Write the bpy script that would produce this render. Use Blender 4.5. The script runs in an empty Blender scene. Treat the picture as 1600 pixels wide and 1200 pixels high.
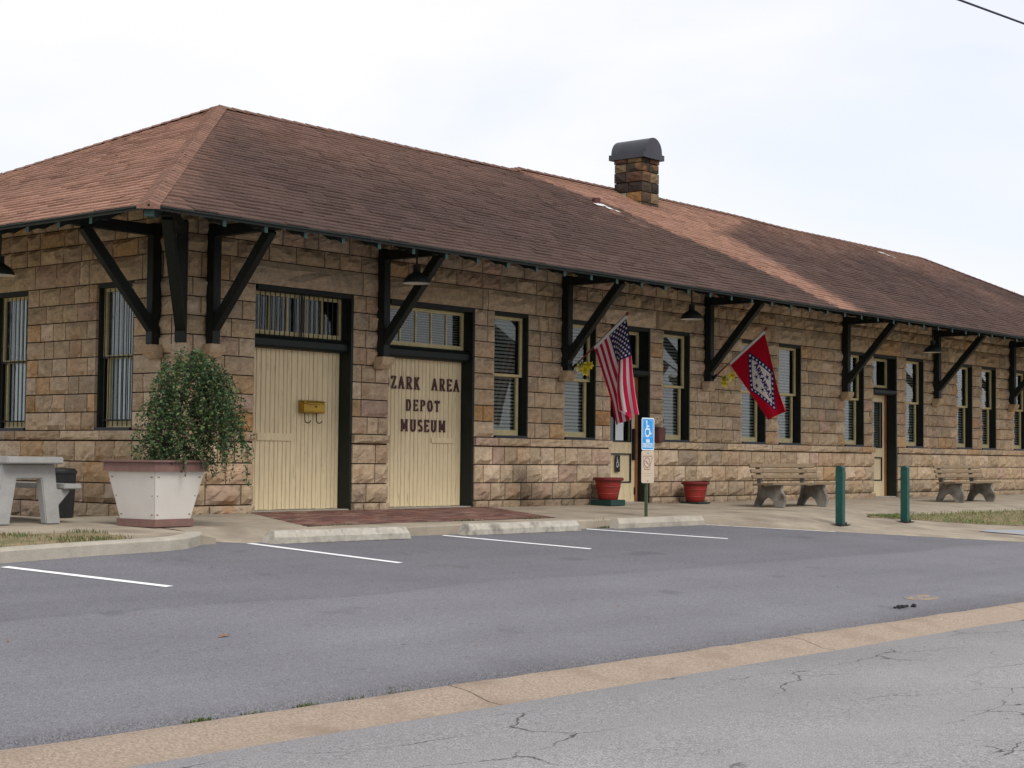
import bpy, bmesh, math, random
from mathutils import Vector, Matrix, noise
random.seed(7)
R = math.radians
S = bpy.context.scene
COL = S.collection
PI = math.pi

# ------------------------------------------------------------------ camera
def make_camera():
    yaw, pitch, roll = R(40.3), R(2.55), R(0.6)
    F0 = Vector((math.cos(yaw), math.sin(yaw), 0)); R0 = Vector((math.sin(yaw), -math.cos(yaw), 0)); U0 = Vector((0, 0, 1))
    F = F0*math.cos(pitch) + U0*math.sin(pitch); U = U0*math.cos(pitch) - F0*math.sin(pitch)
    Rt = R0*math.cos(roll) + U*math.sin(roll); U2 = U*math.cos(roll) - R0*math.sin(roll)
    cd = bpy.data.cameras.new('camera'); cam = bpy.data.objects.new('camera', cd); COL.objects.link(cam)
    m = Matrix((( Rt.x, U2.x, -F.x, -12.9), (Rt.y, U2.y, -F.y, -16.3), (Rt.z, U2.z, -F.z, 0.74), (0, 0, 0, 1)))
    cam.matrix_world = m
    cd.sensor_width = 36; cd.lens = 2583/1600*36; cd.clip_end = 2000; cd.clip_start = .05
    S.camera = cam
    return cam
CAM = make_camera()
CAMP = Vector((-12.9, -16.3, .74))

# ------------------------------------------------------------------ sky, sun, exposure
SUN_AZ = Vector((-.38, -.92, 0)).normalized()      # horizontal direction towards the sun
SUN_EL = 50
def make_light():
    w = bpy.data.worlds.new('World'); S.world = w; w.use_nodes = True
    nt = w.node_tree; nt.nodes.clear(); N = nt.nodes.new; L = nt.links.new
    out = N('ShaderNodeOutputWorld')
    sky = N('ShaderNodeTexSky'); sky.sky_type = 'NISHITA'; sky.sun_disc = False
    sky.sun_elevation = R(SUN_EL); sky.sun_rotation = math.atan2(SUN_AZ.x, SUN_AZ.y); sky.dust_density = 2.0
    b1 = N('ShaderNodeBackground'); b1.inputs[1].default_value = .12; L(sky.outputs[0], b1.inputs[0])
    tc = N('ShaderNodeTexCoord'); mp = N('ShaderNodeMapping'); mp.inputs['Scale'].default_value = (1, 1, 2.6); mp.inputs['Rotation'].default_value=(0,0,.6)
    L(tc.outputs['Generated'], mp.inputs[0])
    n1 = N('ShaderNodeTexNoise'); n1.inputs['Scale'].default_value = 2.6; n1.inputs['Detail'].default_value = 5; n1.inputs['Roughness'].default_value=.5; n1.inputs['Distortion'].default_value=.3
    L(mp.outputs[0], n1.inputs['Vector'])
    r1 = N('ShaderNodeMapRange'); r1.inputs[1].default_value = .30; r1.inputs[2].default_value = .62; r1.inputs[3].default_value = .86; r1.inputs[4].default_value = 1.0; r1.clamp = True
    L(n1.outputs[0], r1.inputs[0])
    cr = N('ShaderNodeValToRGB'); cr.color_ramp.elements[0].color = (.87, .90, 1.0, 1); cr.color_ramp.elements[0].position = .34
    cr.color_ramp.elements[1].color = (.97, .965, 1.0, 1); cr.color_ramp.elements[1].position = .56
    L(n1.outputs[0], cr.inputs[0])
    b2 = N('ShaderNodeBackground'); b2.inputs[1].default_value = .555; L(cr.outputs[0], b2.inputs[0])
    mx = N('ShaderNodeMixShader'); L(r1.outputs[0], mx.inputs[0]); L(b1.outputs[0], mx.inputs[1]); L(b2.outputs[0], mx.inputs[2])
    L(mx.outputs[0], out.inputs[0])
    sd = bpy.data.lights.new('sun', 'SUN'); sd.energy = 1.35; sd.angle = R(25); sd.color = (1, .95, .88)
    so = bpy.data.objects.new('sun', sd); COL.objects.link(so)
    d = Vector((SUN_AZ.x*math.cos(R(SUN_EL)), SUN_AZ.y*math.cos(R(SUN_EL)), math.sin(R(SUN_EL))))
    so.rotation_euler = d.to_track_quat('Z', 'Y').to_euler(); so.location = (0, 0, 30)
make_light()
vs = S.view_settings
vs.view_transform = 'Standard'; vs.look = 'None'; vs.exposure = 0.9; vs.gamma = 1; vs.use_curve_mapping = False

# ------------------------------------------------------------------ materials
MATS = {}
def mat(name, col, rough=.8, var=.12, scale=6., bump=0., bscale=40., metal=0., attr=False, detail=6, spec=.4, sub=None, stretch=None, dark=None):
    """Principled surface whose base colour is mottled by noise; attr multiplies by the 'tint' colour attribute."""
    if name in MATS: return MATS[name]
    m = bpy.data.materials.new(name); m.use_nodes = True; nt = m.node_tree; N = nt.nodes.new; L = nt.links.new
    p = nt.nodes['Principled BSDF']; p.inputs['Roughness'].default_value = rough; p.inputs['Metallic'].default_value = metal
    p.inputs['Specular IOR Level'].default_value = spec
    tc = N('ShaderNodeTexCoord'); src = tc.outputs['Object']
    g = N('ShaderNodeNewGeometry'); src = g.outputs['Position']
    if stretch:
        mp = N('ShaderNodeMapping'); mp.inputs['Scale'].default_value = stretch; L(src, mp.inputs[0]); src = mp.outputs[0]
    n = N('ShaderNodeTexNoise'); n.inputs['Scale'].default_value = scale; n.inputs['Detail'].default_value = detail; n.inputs['Roughness'].default_value = .65
    L(src, n.inputs['Vector'])
    mr = N('ShaderNodeMapRange'); mr.inputs[1].default_value = .3; mr.inputs[2].default_value = .7; mr.inputs[3].default_value = 1-var; mr.inputs[4].default_value = 1+var
    L(n.outputs[0], mr.inputs[0])
    mul = N('ShaderNodeMix'); mul.data_type = 'RGBA'; mul.blend_type = 'MULTIPLY'; mul.inputs[0].default_value = 1
    if attr:
        a = N('ShaderNodeAttribute'); a.attribute_name = 'tint'; base = a.outputs['Color']
        L(base, mul.inputs[6])
    else:
        mul.inputs[6].default_value = (*col, 1)
    comb = N('ShaderNodeCombineColor'); 
    for i in range(3): L(mr.outputs[0], comb.inputs[i])
    L(comb.outputs[0], mul.inputs[7]); res = mul.outputs[2]
    if sub:   # (colour, scale, lo, hi): blotches of a second colour
        c2, sc, lo, hi = sub
        n2 = N('ShaderNodeTexNoise'); n2.inputs['Scale'].default_value = sc; n2.inputs['Detail'].default_value = 5; L(src, n2.inputs['Vector'])
        m2 = N('ShaderNodeMapRange'); m2.inputs[1].default_value = lo; m2.inputs[2].default_value = hi; L(n2.outputs[0], m2.inputs[0])
        mm = N('ShaderNodeMix'); mm.data_type = 'RGBA'; L(m2.outputs[0], mm.inputs[0]); L(res, mm.inputs[6]); mm.inputs[7].default_value = (*c2, 1); res = mm.outputs[2]
    L(res, p.inputs['Base Color'])
    if bump:
        n3 = N('ShaderNodeTexNoise'); n3.inputs['Scale'].default_value = bscale; n3.inputs['Detail'].default_value = 5; n3.inputs['Roughness'].default_value = .6; L(src, n3.inputs['Vector'])
        b = N('ShaderNodeBump'); b.inputs['Strength'].default_value = bump; b.inputs['Distance'].default_value = .02; L(n3.outputs[0], b.inputs['Height']); L(b.outputs[0], p.inputs['Normal'])
    MATS[name] = m
    return m

def glass_mat():
    m = bpy.data.materials.new('glass'); m.use_nodes = True; nt = m.node_tree; nt.nodes.clear(); N = nt.nodes.new; L = nt.links.new
    o = N('ShaderNodeOutputMaterial'); t = N('ShaderNodeBsdfTransparent'); t.inputs[0].default_value = (.82, .86, .85, 1)
    g = N('ShaderNodeBsdfGlossy'); g.inputs['Roughness'].default_value = .015
    lw = N('ShaderNodeLayerWeight'); lw.inputs[0].default_value = .5
    pw = N('ShaderNodeMath'); pw.operation = 'POWER'; pw.inputs[1].default_value = 3.8; L(lw.outputs['Facing'], pw.inputs[0])
    f = N('ShaderNodeMapRange'); f.inputs[3].default_value = .045; f.inputs[4].default_value = 1.0; L(pw.outputs[0], f.inputs[0])
    nz = N('ShaderNodeTexNoise'); nz.inputs['Scale'].default_value = 1.6; bp = N('ShaderNodeBump'); bp.inputs['Strength'].default_value = .05; bp.inputs['Distance'].default_value = .05
    ge = N('ShaderNodeNewGeometry'); L(ge.outputs['Position'], nz.inputs['Vector']); L(nz.outputs[0], bp.inputs['Height']); L(bp.outputs[0], g.inputs['Normal'])
    x = N('ShaderNodeMixShader'); L(f.outputs[0], x.inputs[0]); L(t.outputs[0], x.inputs[1]); L(g.outputs[0], x.inputs[2]); L(x.outputs[0], o.inputs[0])
    return m

M = dict(
    stone=mat('sandstone', (.4, .3, .2), .92, .24, 11, .65, 22, attr=True, spec=.2, detail=8),
    mortar=mat('mortar', (.055, .042, .032), .95, .25, 10, .3, 40, spec=.1),
    core=mat('wall_core', (.12, .10, .08), .95, .2, 4, spec=.1),
    plaster=mat('inside_plaster', (.30, .28, .25), .9, .1, 2),
    shingle=mat('asphalt_shingle', (.2, .1, .08), .95, .24, 30, .5, 120, attr=True, spec=.15, detail=4),
    sheath=mat('roof_boards', (.045, .05, .045), .85, .2, 8, spec=.2),
    trim=mat('dark_green_trim', (.006, .011, .0095), .55, .3, 9, .1, 30, spec=.35),
    tail=mat('lit_rafter_green', (.014, .042, .036), .6, .3, 12, spec=.35),  # lit copy of the rafter green; rafter bodies take darker trim as shade
    cream=mat('cream_paint', (.71, .585, .365), .6, .12, 3, .12, 35, sub=((.30, .22, .13), 2.6, .64, .76), spec=.3, stretch=(9, 9, 1.1)),
    sash=mat('sash_paint', (.56, .47, .25), .6, .15, 12, .1, 40, spec=.3),
    blind=mat('blind_slat', (.42, .42, .385), .6, .08, 6),
    vblind=mat('white_curtain', (.86, .88, .92), .7, .06, 6),
    navy=mat('navy_trim', (.012, .017, .028), .5, .2, 10),
    black=mat('black_iron', (.012, .012, .013), .55, .3, 18, spec=.4),
    wood_o=mat('varnished_wood', (.30, .12, .045), .5, .2, 9),
    paper=mat('paper', (.70, .76, .76), .8, .04, 9),
    concrete=mat('pavement_concrete', (.31, .265, .205), .92, .2, 2.6, .3, 90, sub=((.19, .155, .12), 1.1, .5, .75), spec=.2),
    kerbc=mat('kerb_concrete', (.36, .33, .275), .92, .16, 4, .4, 60, sub=((.19, .17, .14), 2.5, .56, .8), spec=.2),
    stopc=mat('wheel_stop_concrete', (.40, .375, .32), .92, .22, 9, .5, 50, sub=((.21, .19, .16), 6, .52, .72), spec=.2),
    gutterc=mat('gutter_concrete', (.41, .325, .255), .95, .34, 60, 1.0, 110, sub=((.28, .205, .15), 2.0, .5, .85), spec=.15),
    tablec=mat('table_concrete', (.31, .31, .30), .85, .10, 6, .25, 60, sub=((.30, .30, .28), 4, .55, .8), spec=.25),
    white=mat('road_paint', (.78, .78, .78), .7, .07, 14, sub=((.30, .30, .31), 22, .62, .8)),
    bpaint=mat('blue_ground_paint', (.26, .31, .38), .85, .15, 4, sub=((.31, .265, .205), 4, .42, .62)),
    yellow_stain=mat('orange_marking', (.30, .20, .11), .9, .15, 20, sub=((.15, .149, .163), 12, .46, .54)),
    brick=mat('red_paver', (.17, .075, .055), .9, .3, 12, .4, 60, attr=True, spec=.2),
    soil=mat('dry_soil', (.21, .165, .10), .95, .3, 8, .6, 40, sub=((.12, .12, .05), 5, .5, .7), spec=.1),
    ground=mat('rough_ground', (.16, .15, .08), .95, .3, .8, spec=.1),
    planter_w=mat('white_planter_panel', (.60, .575, .53), .55, .05, 3, .06, 20, sub=((.58, .48, .36), 5, .66, .85)),
    planter_t=mat('mauve_planter_trim', (.17, .095, .08), .7, .15, 10, .1, 40),
    bark=mat('bark', (.05, .04, .028), .95, .3, 20, .5, 60),
    leaf=mat('shrub_leaf', (.05, .09, .03), .55, .2, 30, attr=True, spec=.35),
    grass=mat('grass_blade', (.1, .1, .05), .7, .2, 20, attr=True, spec=.2),
    pot=mat('red_glaze_pot', (.25, .02, .014), .55, .15, 6, .05, 30, sub=((.13, .03, .022), 7, .54, .74)),
    potrim=mat('dark_red_pot_rim', (.15, .016, .014), .5, .12, 6),
    green=mat('green_post_paint', (.006, .062, .05), .5, .22, 8, .06, 40, spec=.4, sub=((.05, .085, .07), 16, .64, .76)),
    dgreen=mat('green_stand_paint', (.008, .035, .03), .5, .18, 8),
    post_g=mat('sign_post_green', (.05, .075, .035), .5, .2, 12, metal=.0),
    alum=mat('sign_back', (.5, .5, .5), .4, .05, 5, metal=.8),
    bwood=mat('weathered_bench_wood', (.20, .145, .09), .85, .28, 9, .35, 40, stretch=(.6, 8, 8)),
    bconc=mat('bench_support_concrete', (.24, .23, .205), .9, .3, 7, .4, 60, sub=((.09, .075, .06), 4, .42, .7)),
    brass=mat('brass_mailbox', (.38, .23, .03), .42, .15, 7, .05, 30, metal=.55),
    dmetal=mat('dark_metal', (.022, .02, .022), .5, .2, 9, metal=.3),
    lampo=mat('lamp_enamel_green', (.02, .026, .022), .45, .15, 8),
    lampi=mat('lamp_enamel_white', (.62, .60, .54), .5, .05, 8),
    letter=mat('brown_letter', (.075, .022, .028), .6, .2, 20),
    capm=mat('chimney_hood_metal', (.05, .05, .062), .45, .14, 4, .05, 20, metal=.35),
    flashing=mat('flashing', (.62, .60, .58), .5, .15, 12),
    redmetal=mat('vent_pipe_red', (.08, .018, .022), .6, .2, 12),
    cloth=mat('flag_cloth', (.5, .5, .5), .85, .05, 30, .08, 300, attr=True, spec=.15),
    print=mat('sign_print', (.5, .5, .5), .45, .03, 10, attr=True, spec=.35),
    petal=mat('yellow_petal', (.62, .50, .02), .6, .16, 30),
    petal2=mat('pale_yellow_petal', (.75, .70, .30), .6, .1, 30),
    dleaf=mat('daffodil_leaf', (.12, .19, .05), .6, .2, 20),
    polew=mat('flag_pole_wood', (.16, .035, .03), .5, .15, 9),
    basket=mat('brown_wall_box', (.12, .05, .045), .8, .35, 14),
    litter=mat('dead_leaf', (.20, .11, .06), .9, .3, 30),
    tar=mat('black_debris', (.01, .01, .015), .8, .2, 30),
    cable=mat('cable_black', (.03, .035, .06), .6, .1, 5),
)
M['glass'] = glass_mat()

def asphalt_mat(name, col, speck, cracks=0., bands=True, seam=False):
    m = bpy.data.materials.new(name); m.use_nodes = True; nt = m.node_tree; N = nt.nodes.new; L = nt.links.new
    p = nt.nodes['Principled BSDF']; p.inputs['Roughness'].default_value = .9; p.inputs['Specular IOR Level'].default_value = .22
    g = N('ShaderNodeNewGeometry'); pos = g.outputs['Position']
    def noi(sc, det, st=None, dist=0):
        src = pos
        if st:
            mp = N('ShaderNodeMapping'); mp.inputs['Scale'].default_value = st; L(pos, mp.inputs[0]); src = mp.outputs[0]
        n = N('ShaderNodeTexNoise'); n.inputs['Scale'].default_value = sc; n.inputs['Detail'].default_value = det; n.inputs['Distortion'].default_value = dist; L(src, n.inputs['Vector']); return n.outputs[0]
    def rng(v, a, b, c, d):
        r = N('ShaderNodeMapRange'); 
        for i, q in enumerate((a, b, c, d)): r.inputs[i+1].default_value = q
        L(v, r.inputs[0]); return r.outputs[0]
    def mth(op, a, b):
        q = N('ShaderNodeMath'); q.operation = op
        for i, v in enumerate((a, b)):
            if isinstance(v, (int, float)): q.inputs[i].default_value = v
            else: L(v, q.inputs[i])
        return q.outputs[0]
    f = rng(noi(110, 3), .3, .7, 1-speck, 1+speck)
    f = mth('MULTIPLY', f, rng(noi(28, 4), .3, .7, .9, 1.1))
    f = mth('MULTIPLY', f, rng(noi(.7, 5), .3, .7, .92, 1.08))
    if bands: f = mth('MULTIPLY', f, rng(noi(1., 3, (.07, 1.5, 1), .3), .3, .7, .93, 1.07))
    if seam:                                                        # two paving passes, a seam, and oil drips in the stalls
        sx = N('ShaderNodeSeparateXYZ'); L(pos, sx.inputs[0]); yy = mth('ADD', sx.outputs[1], rng(noi(.35, 3), .3, .7, -.12, .12))
        f = mth('MULTIPLY', f, rng(yy, -6.46, -6.32, 1.13, .97))
        f = mth('MULTIPLY', f, mth('SUBTRACT', 1.0, mth('MULTIPLY', rng(mth('ABSOLUTE', mth('ADD', yy, 6.36), 0), 0.0, .02, .16, 0), rng(noi(.8, 2), .45, .6, 0, 1))))
        f = mth('MULTIPLY', f, rng(noi(1.6, 2), .66, .74, 1.0, .80))
        f = mth('MULTIPLY', f, rng(noi(9, 2), .70, .76, 1.0, .72))
        f = mth('MULTIPLY', f, rng(yy, -9.5, -9.15, .80, 1.0))
    if cracks:
        src = N('ShaderNodeMapping'); src.inputs['Scale'].default_value = (.42, 1.15, 1); L(pos, src.inputs[0])
        nz = N('ShaderNodeTexNoise'); nz.inputs['Scale'].default_value = 2.2; nz.inputs['Detail'].default_value = 6; L(pos, nz.inputs['Vector'])
        mixv = N('ShaderNodeMix'); mixv.data_type = 'RGBA'; mixv.blend_type = 'LINEAR_LIGHT'; mixv.inputs[0].default_value = .16; L(src.outputs[0], mixv.inputs[6]); L(nz.outputs['Color'], mixv.inputs[7])
        v = N('ShaderNodeTexVoronoi'); v.feature = 'DISTANCE_TO_EDGE'; v.inputs['Scale'].default_value = 1.5; L(mixv.outputs[2], v.inputs['Vector'])
        line = rng(v.outputs['Distance'], 0, .012, 0.0, 1)
        msk = rng(noi(.9, 5), .46, .55, 1, 0)
        f = mth('MULTIPLY', f, mth('SUBTRACT', 1.0, mth('MULTIPLY', mth('MULTIPLY', mth('SUBTRACT', 1.0, line), mth('SUBTRACT', 1.0, msk)), cracks)))
    cc = N('ShaderNodeCombineColor')
    for i in range(3): L(f, cc.inputs[i])
    mul = N('ShaderNodeMix'); mul.data_type = 'RGBA'; mul.blend_type = 'MULTIPLY'; mul.inputs[0].default_value = 1; mul.inputs[6].default_value = (*col, 1); L(cc.outputs[0], mul.inputs[7])
    L(mul.outputs[2], p.inputs['Base Color'])
    b = N('ShaderNodeBump'); b.inputs['Strength'].default_value = .5; b.inputs['Distance'].default_value = .008; L(noi(90, 4), b.inputs['Height']); L(b.outputs[0], p.inputs['Normal'])
    return m
M['lot'] = asphalt_mat('car_park_asphalt', (.138, .137, .150), .45, seam=True)

def rough_stone():
    m = M['stone']; nt = m.node_tree; N = nt.nodes.new; L = nt.links.new; p = nt.nodes['Principled BSDF']
    src = p.inputs['Base Color'].links[0].from_socket; g = N('ShaderNodeNewGeometry')
    # iron-orange bedding patches
    n = N('ShaderNodeTexNoise'); n.inputs['Scale'].default_value = 2.1; n.inputs['Detail'].default_value = 4; L(g.outputs['Position'], n.inputs['Vector'])
    r = N('ShaderNodeMapRange'); r.inputs[1].default_value = .60; r.inputs[2].default_value = .74; r.inputs[4].default_value = .55; L(n.outputs[0], r.inputs[0])
    a = N('ShaderNodeMix'); a.data_type = 'RGBA'; L(r.outputs[0], a.inputs[0]); L(src, a.inputs[6]); a.inputs[7].default_value = (.36, .175, .07, 1)
    # dark broken ledges left by the chisel
    mp = N('ShaderNodeMapping'); mp.inputs['Scale'].default_value = (1, 1, 1.9); mp.inputs['Rotation'].default_value = (.25, .3, 0); L(g.outputs['Position'], mp.inputs[0])
    n2 = N('ShaderNodeTexNoise'); n2.inputs['Scale'].default_value = 6.5; n2.inputs['Detail'].default_value = 7; n2.inputs['Distortion'].default_value = .8; L(mp.outputs[0], n2.inputs['Vector'])
    d = N('ShaderNodeMath'); d.operation = 'SUBTRACT'; d.inputs[1].default_value = .5; L(n2.outputs[0], d.inputs[0])
    ab = N('ShaderNodeMath'); ab.operation = 'ABSOLUTE'; L(d.outputs[0], ab.inputs[0])
    r2 = N('ShaderNodeMapRange'); r2.inputs[1].default_value = 0; r2.inputs[2].default_value = .016; r2.inputs[3].default_value = .62; r2.inputs[4].default_value = 0; L(ab.outputs[0], r2.inputs[0])
    n3 = N('ShaderNodeTexNoise'); n3.inputs['Scale'].default_value = 4.; n3.inputs['Detail'].default_value = 3; L(g.outputs['Position'], n3.inputs['Vector'])
    r3 = N('ShaderNodeMapRange'); r3.inputs[1].default_value = .46; r3.inputs[2].default_value = .58; L(n3.outputs[0], r3.inputs[0])
    mm = N('ShaderNodeMath'); mm.operation = 'MULTIPLY'; L(r2.outputs[0], mm.inputs[0]); L(r3.outputs[0], mm.inputs[1])
    b = N('ShaderNodeMix'); b.data_type = 'RGBA'; L(mm.outputs[0], b.inputs[0]); L(a.outputs[2], b.inputs[6]); b.inputs[7].default_value = (.055, .038, .028, 1)
    L(b.outputs[2], p.inputs['Base Color'])
rough_stone()
M['street'] = asphalt_mat('street_asphalt', (.25, .243, .243), .5, .9, False)

# ------------------------------------------------------------------ builders
class MB:
    def __init__(s): s.v = []; s.f = []; s.c = []
    def add(s, verts, faces, col=None):
        o = len(s.v); s.v += [tuple(v) for v in verts]; s.f += [tuple(i+o for i in f) for f in faces]
        s.c += [col]*len(verts)
    def box(s, a, b, col=None):
        x0, y0, z0 = a; x1, y1, z1 = b
        if x0 > x1: x0, x1 = x1, x0
        if y0 > y1: y0, y1 = y1, y0
        if z0 > z1: z0, z1 = z1, z0
        s.add([(x0,y0,z0),(x1,y0,z0),(x1,y1,z0),(x0,y1,z0),(x0,y0,z1),(x1,y0,z1),(x1,y1,z1),(x0,y1,z1)],
              [(0,3,2,1),(4,5,6,7),(0,1,5,4),(1,2,6,5),(2,3,7,6),(3,0,4,7)], col)
    def bar(s, a, b, w, h=None, up=(0,0,1), col=None):
        a = Vector(a); b = Vector(b); d = (b-a).normalized(); h = w if h is None else h
        u = Vector(up); sd = d.cross(u)
        if sd.length < 1e-4: sd = d.cross(Vector((0,1,0)))
        sd.normalize(); u = sd.cross(d).normalized()
        vs = []
        for p in (a, b):
            for i, j in ((-1,-1),(1,-1),(1,1),(-1,1)): vs.append(p + sd*(w/2*i) + u*(h/2*j))
        s.add(vs, [(0,1,2,3),(7,6,5,4),(0,4,5,1),(1,5,6,2),(2,6,7,3),(3,7,4,0)], col)
    def tube(s, pts, r, n=8, col=None, cap=True):
        pts = [Vector(p) for p in pts]; rr = r if isinstance(r, (list, tuple)) else [r]*len(pts)
        rings = []; base = len(s.v)
        for i, p in enumerate(pts):
            d = (pts[min(i+1, len(pts)-1)] - pts[max(i-1, 0)]).normalized()
            q = Vector((0,0,1)) if abs(d.z) < .9 else Vector((1,0,0))
            e = d.cross(q).normalized(); f = e.cross(d)
            s.v += [tuple(p + (e*math.cos(2*PI*k/n) + f*math.sin(2*PI*k/n))*rr[i]) for k in range(n)]; s.c += [col]*n
        for i in range(len(pts)-1):
            for k in range(n):
                a = base+i*n+k; b = base+i*n+(k+1) % n
                s.f.append((a, b, b+n, a+n))
        if cap:
            s.f.append(tuple(base+k for k in range(n))[::-1]); s.f.append(tuple(base+(len(pts)-1)*n+k for k in range(n)))
    def lathe(s, prof, n=24, c=(0,0,0), col=None, capb=True, capt=False):
        base = len(s.v)
        for r, z in prof:
            s.v += [(c[0]+r*math.cos(2*PI*k/n), c[1]+r*math.sin(2*PI*k/n), c[2]+z) for k in range(n)]; s.c += [col]*n
        for i in range(len(prof)-1):
            for k in range(n):
                a = base+i*n+k; b = base+i*n+(k+1) % n
                s.f.append((a, b, b+n, a+n))
        if capb: s.f.append(tuple(base+k for k in range(n))[::-1])
        if capt: s.f.append(tuple(base+(len(prof)-1)*n+k for k in range(n)))
    def prism(s, poly, axis, a0, a1, col=None):
        """2D polygon extruded along axis (0=x: poly is (y,z); 1=y: (x,z); 2=z: (x,y))."""
        n = len(poly); vs = []
        for a in (a0, a1):
            for p, q in poly: vs.append({0: (a,p,q), 1: (p,a,q), 2: (p,q,a)}[axis])
        s.add(vs, [tuple(range(n)), tuple(range(2*n-1, n-1, -1))] + [(i, i+n, (i+1) % n+n, (i+1) % n) for i in range(n)], col)
    def mesh(s, name, mt, smooth=False, fix=False, bevel=0):
        me = bpy.data.meshes.new(name); me.from_pydata(s.v, [], s.f)
        if any(c is not None for c in s.c):
            at = me.color_attributes.new('tint', 'FLOAT_COLOR', 'POINT')
            flat = []
            for c in s.c:
                c = c or (1, 1, 1); flat += [c[0], c[1], c[2], 1]
            at.data.foreach_set('color', flat)
        me.materials.append(mt)
        if fix or bevel:
            bm = bmesh.new(); bm.from_mesh(me)
            if fix: bmesh.ops.recalc_face_normals(bm, faces=bm.faces)
            if bevel: bmesh.ops.bevel(bm, geom=[e for e in bm.edges if e.calc_face_angle(0) > .6], offset=bevel, segments=2, affect='EDGES', clamp_overlap=True)
            bm.to_mesh(me); bm.free()
        if smooth:
            me.polygons.foreach_set('use_smooth', [True]*len(me.polygons))
            try: me.set_sharp_from_angle(angle=R(smooth if smooth is not True else 40))
            except Exception: pass
        return me
    def build(s, name, mt, parent=None, **k):
        return link(name, s.mesh(name, mt, **k), parent)
def link(name, me, parent=None, loc=None):
    o = bpy.data.objects.new(name, me); COL.objects.link(o)
    if parent is not None: o.parent = parent
    if loc is not None: o.location = loc
    return o
def box(name, a, b, mt, parent=None, bevel=0):
    m = MB(); m.box(a, b); return m.build(name, mt, parent, bevel=bevel)
def tag(o, label, cat, group=None):
    o['label'] = label; o['category'] = cat
    if group: o['group'] = group
    return o
def empty(name, loc=(0,0,0), rz=0):
    o = bpy.data.objects.new(name, None); COL.objects.link(o); o.location = loc; o.rotation_euler = (0,0,rz); o.empty_display_size = .2
    return o
def copy_tree(o, parent=None):
    c = o.copy(); COL.objects.link(c); c.parent = parent
    for ch in list(o.children): copy_tree(ch, c)
    return c
def struct(o): o['kind'] = 'structure'; return o
def lerp(a, b, t): return a+(b-a)*t
def sm(a, b, t):
    t = min(1, max(0, (t-a)/(b-a))); return t*t*(3-2*t)
def nz(x, y, z=0): return noise.noise(Vector((x, y, z)))
def mixc(a, b, t): return tuple(lerp(p, q, t) for p, q in zip(a, b))

# ------------------------------------------------------------------ ground
def zlot(y): return -.19+.065*(y+3)
def hs(x, y):
    base = .025*min(y, 0)
    w = sm(-2.0, -1.5, x)*(1-sm(-.9, .3, x))
    z = lerp(base, zlot(-2.92)+.006, w*sm(-2.1, -2.92, y)) if y > -3 else base
    wr = sm(6.6, 7.6, x)
    if wr > 0:
        if y > -3: zr = base
        elif y > -4.6: zr = lerp(-.075, -.282, (-3-y)/1.6)
        else: zr = zlot(y)+.012
        z = lerp(z, zr, wr)
    return z
def yfront(x): return lerp(-2.45, -2.92, sm(-1.8, -1.5, x)) if x < -1.5 else -2.92 if x < 6.98 else max(-9.4, -2.92-1.03*(x-6.98))

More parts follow.
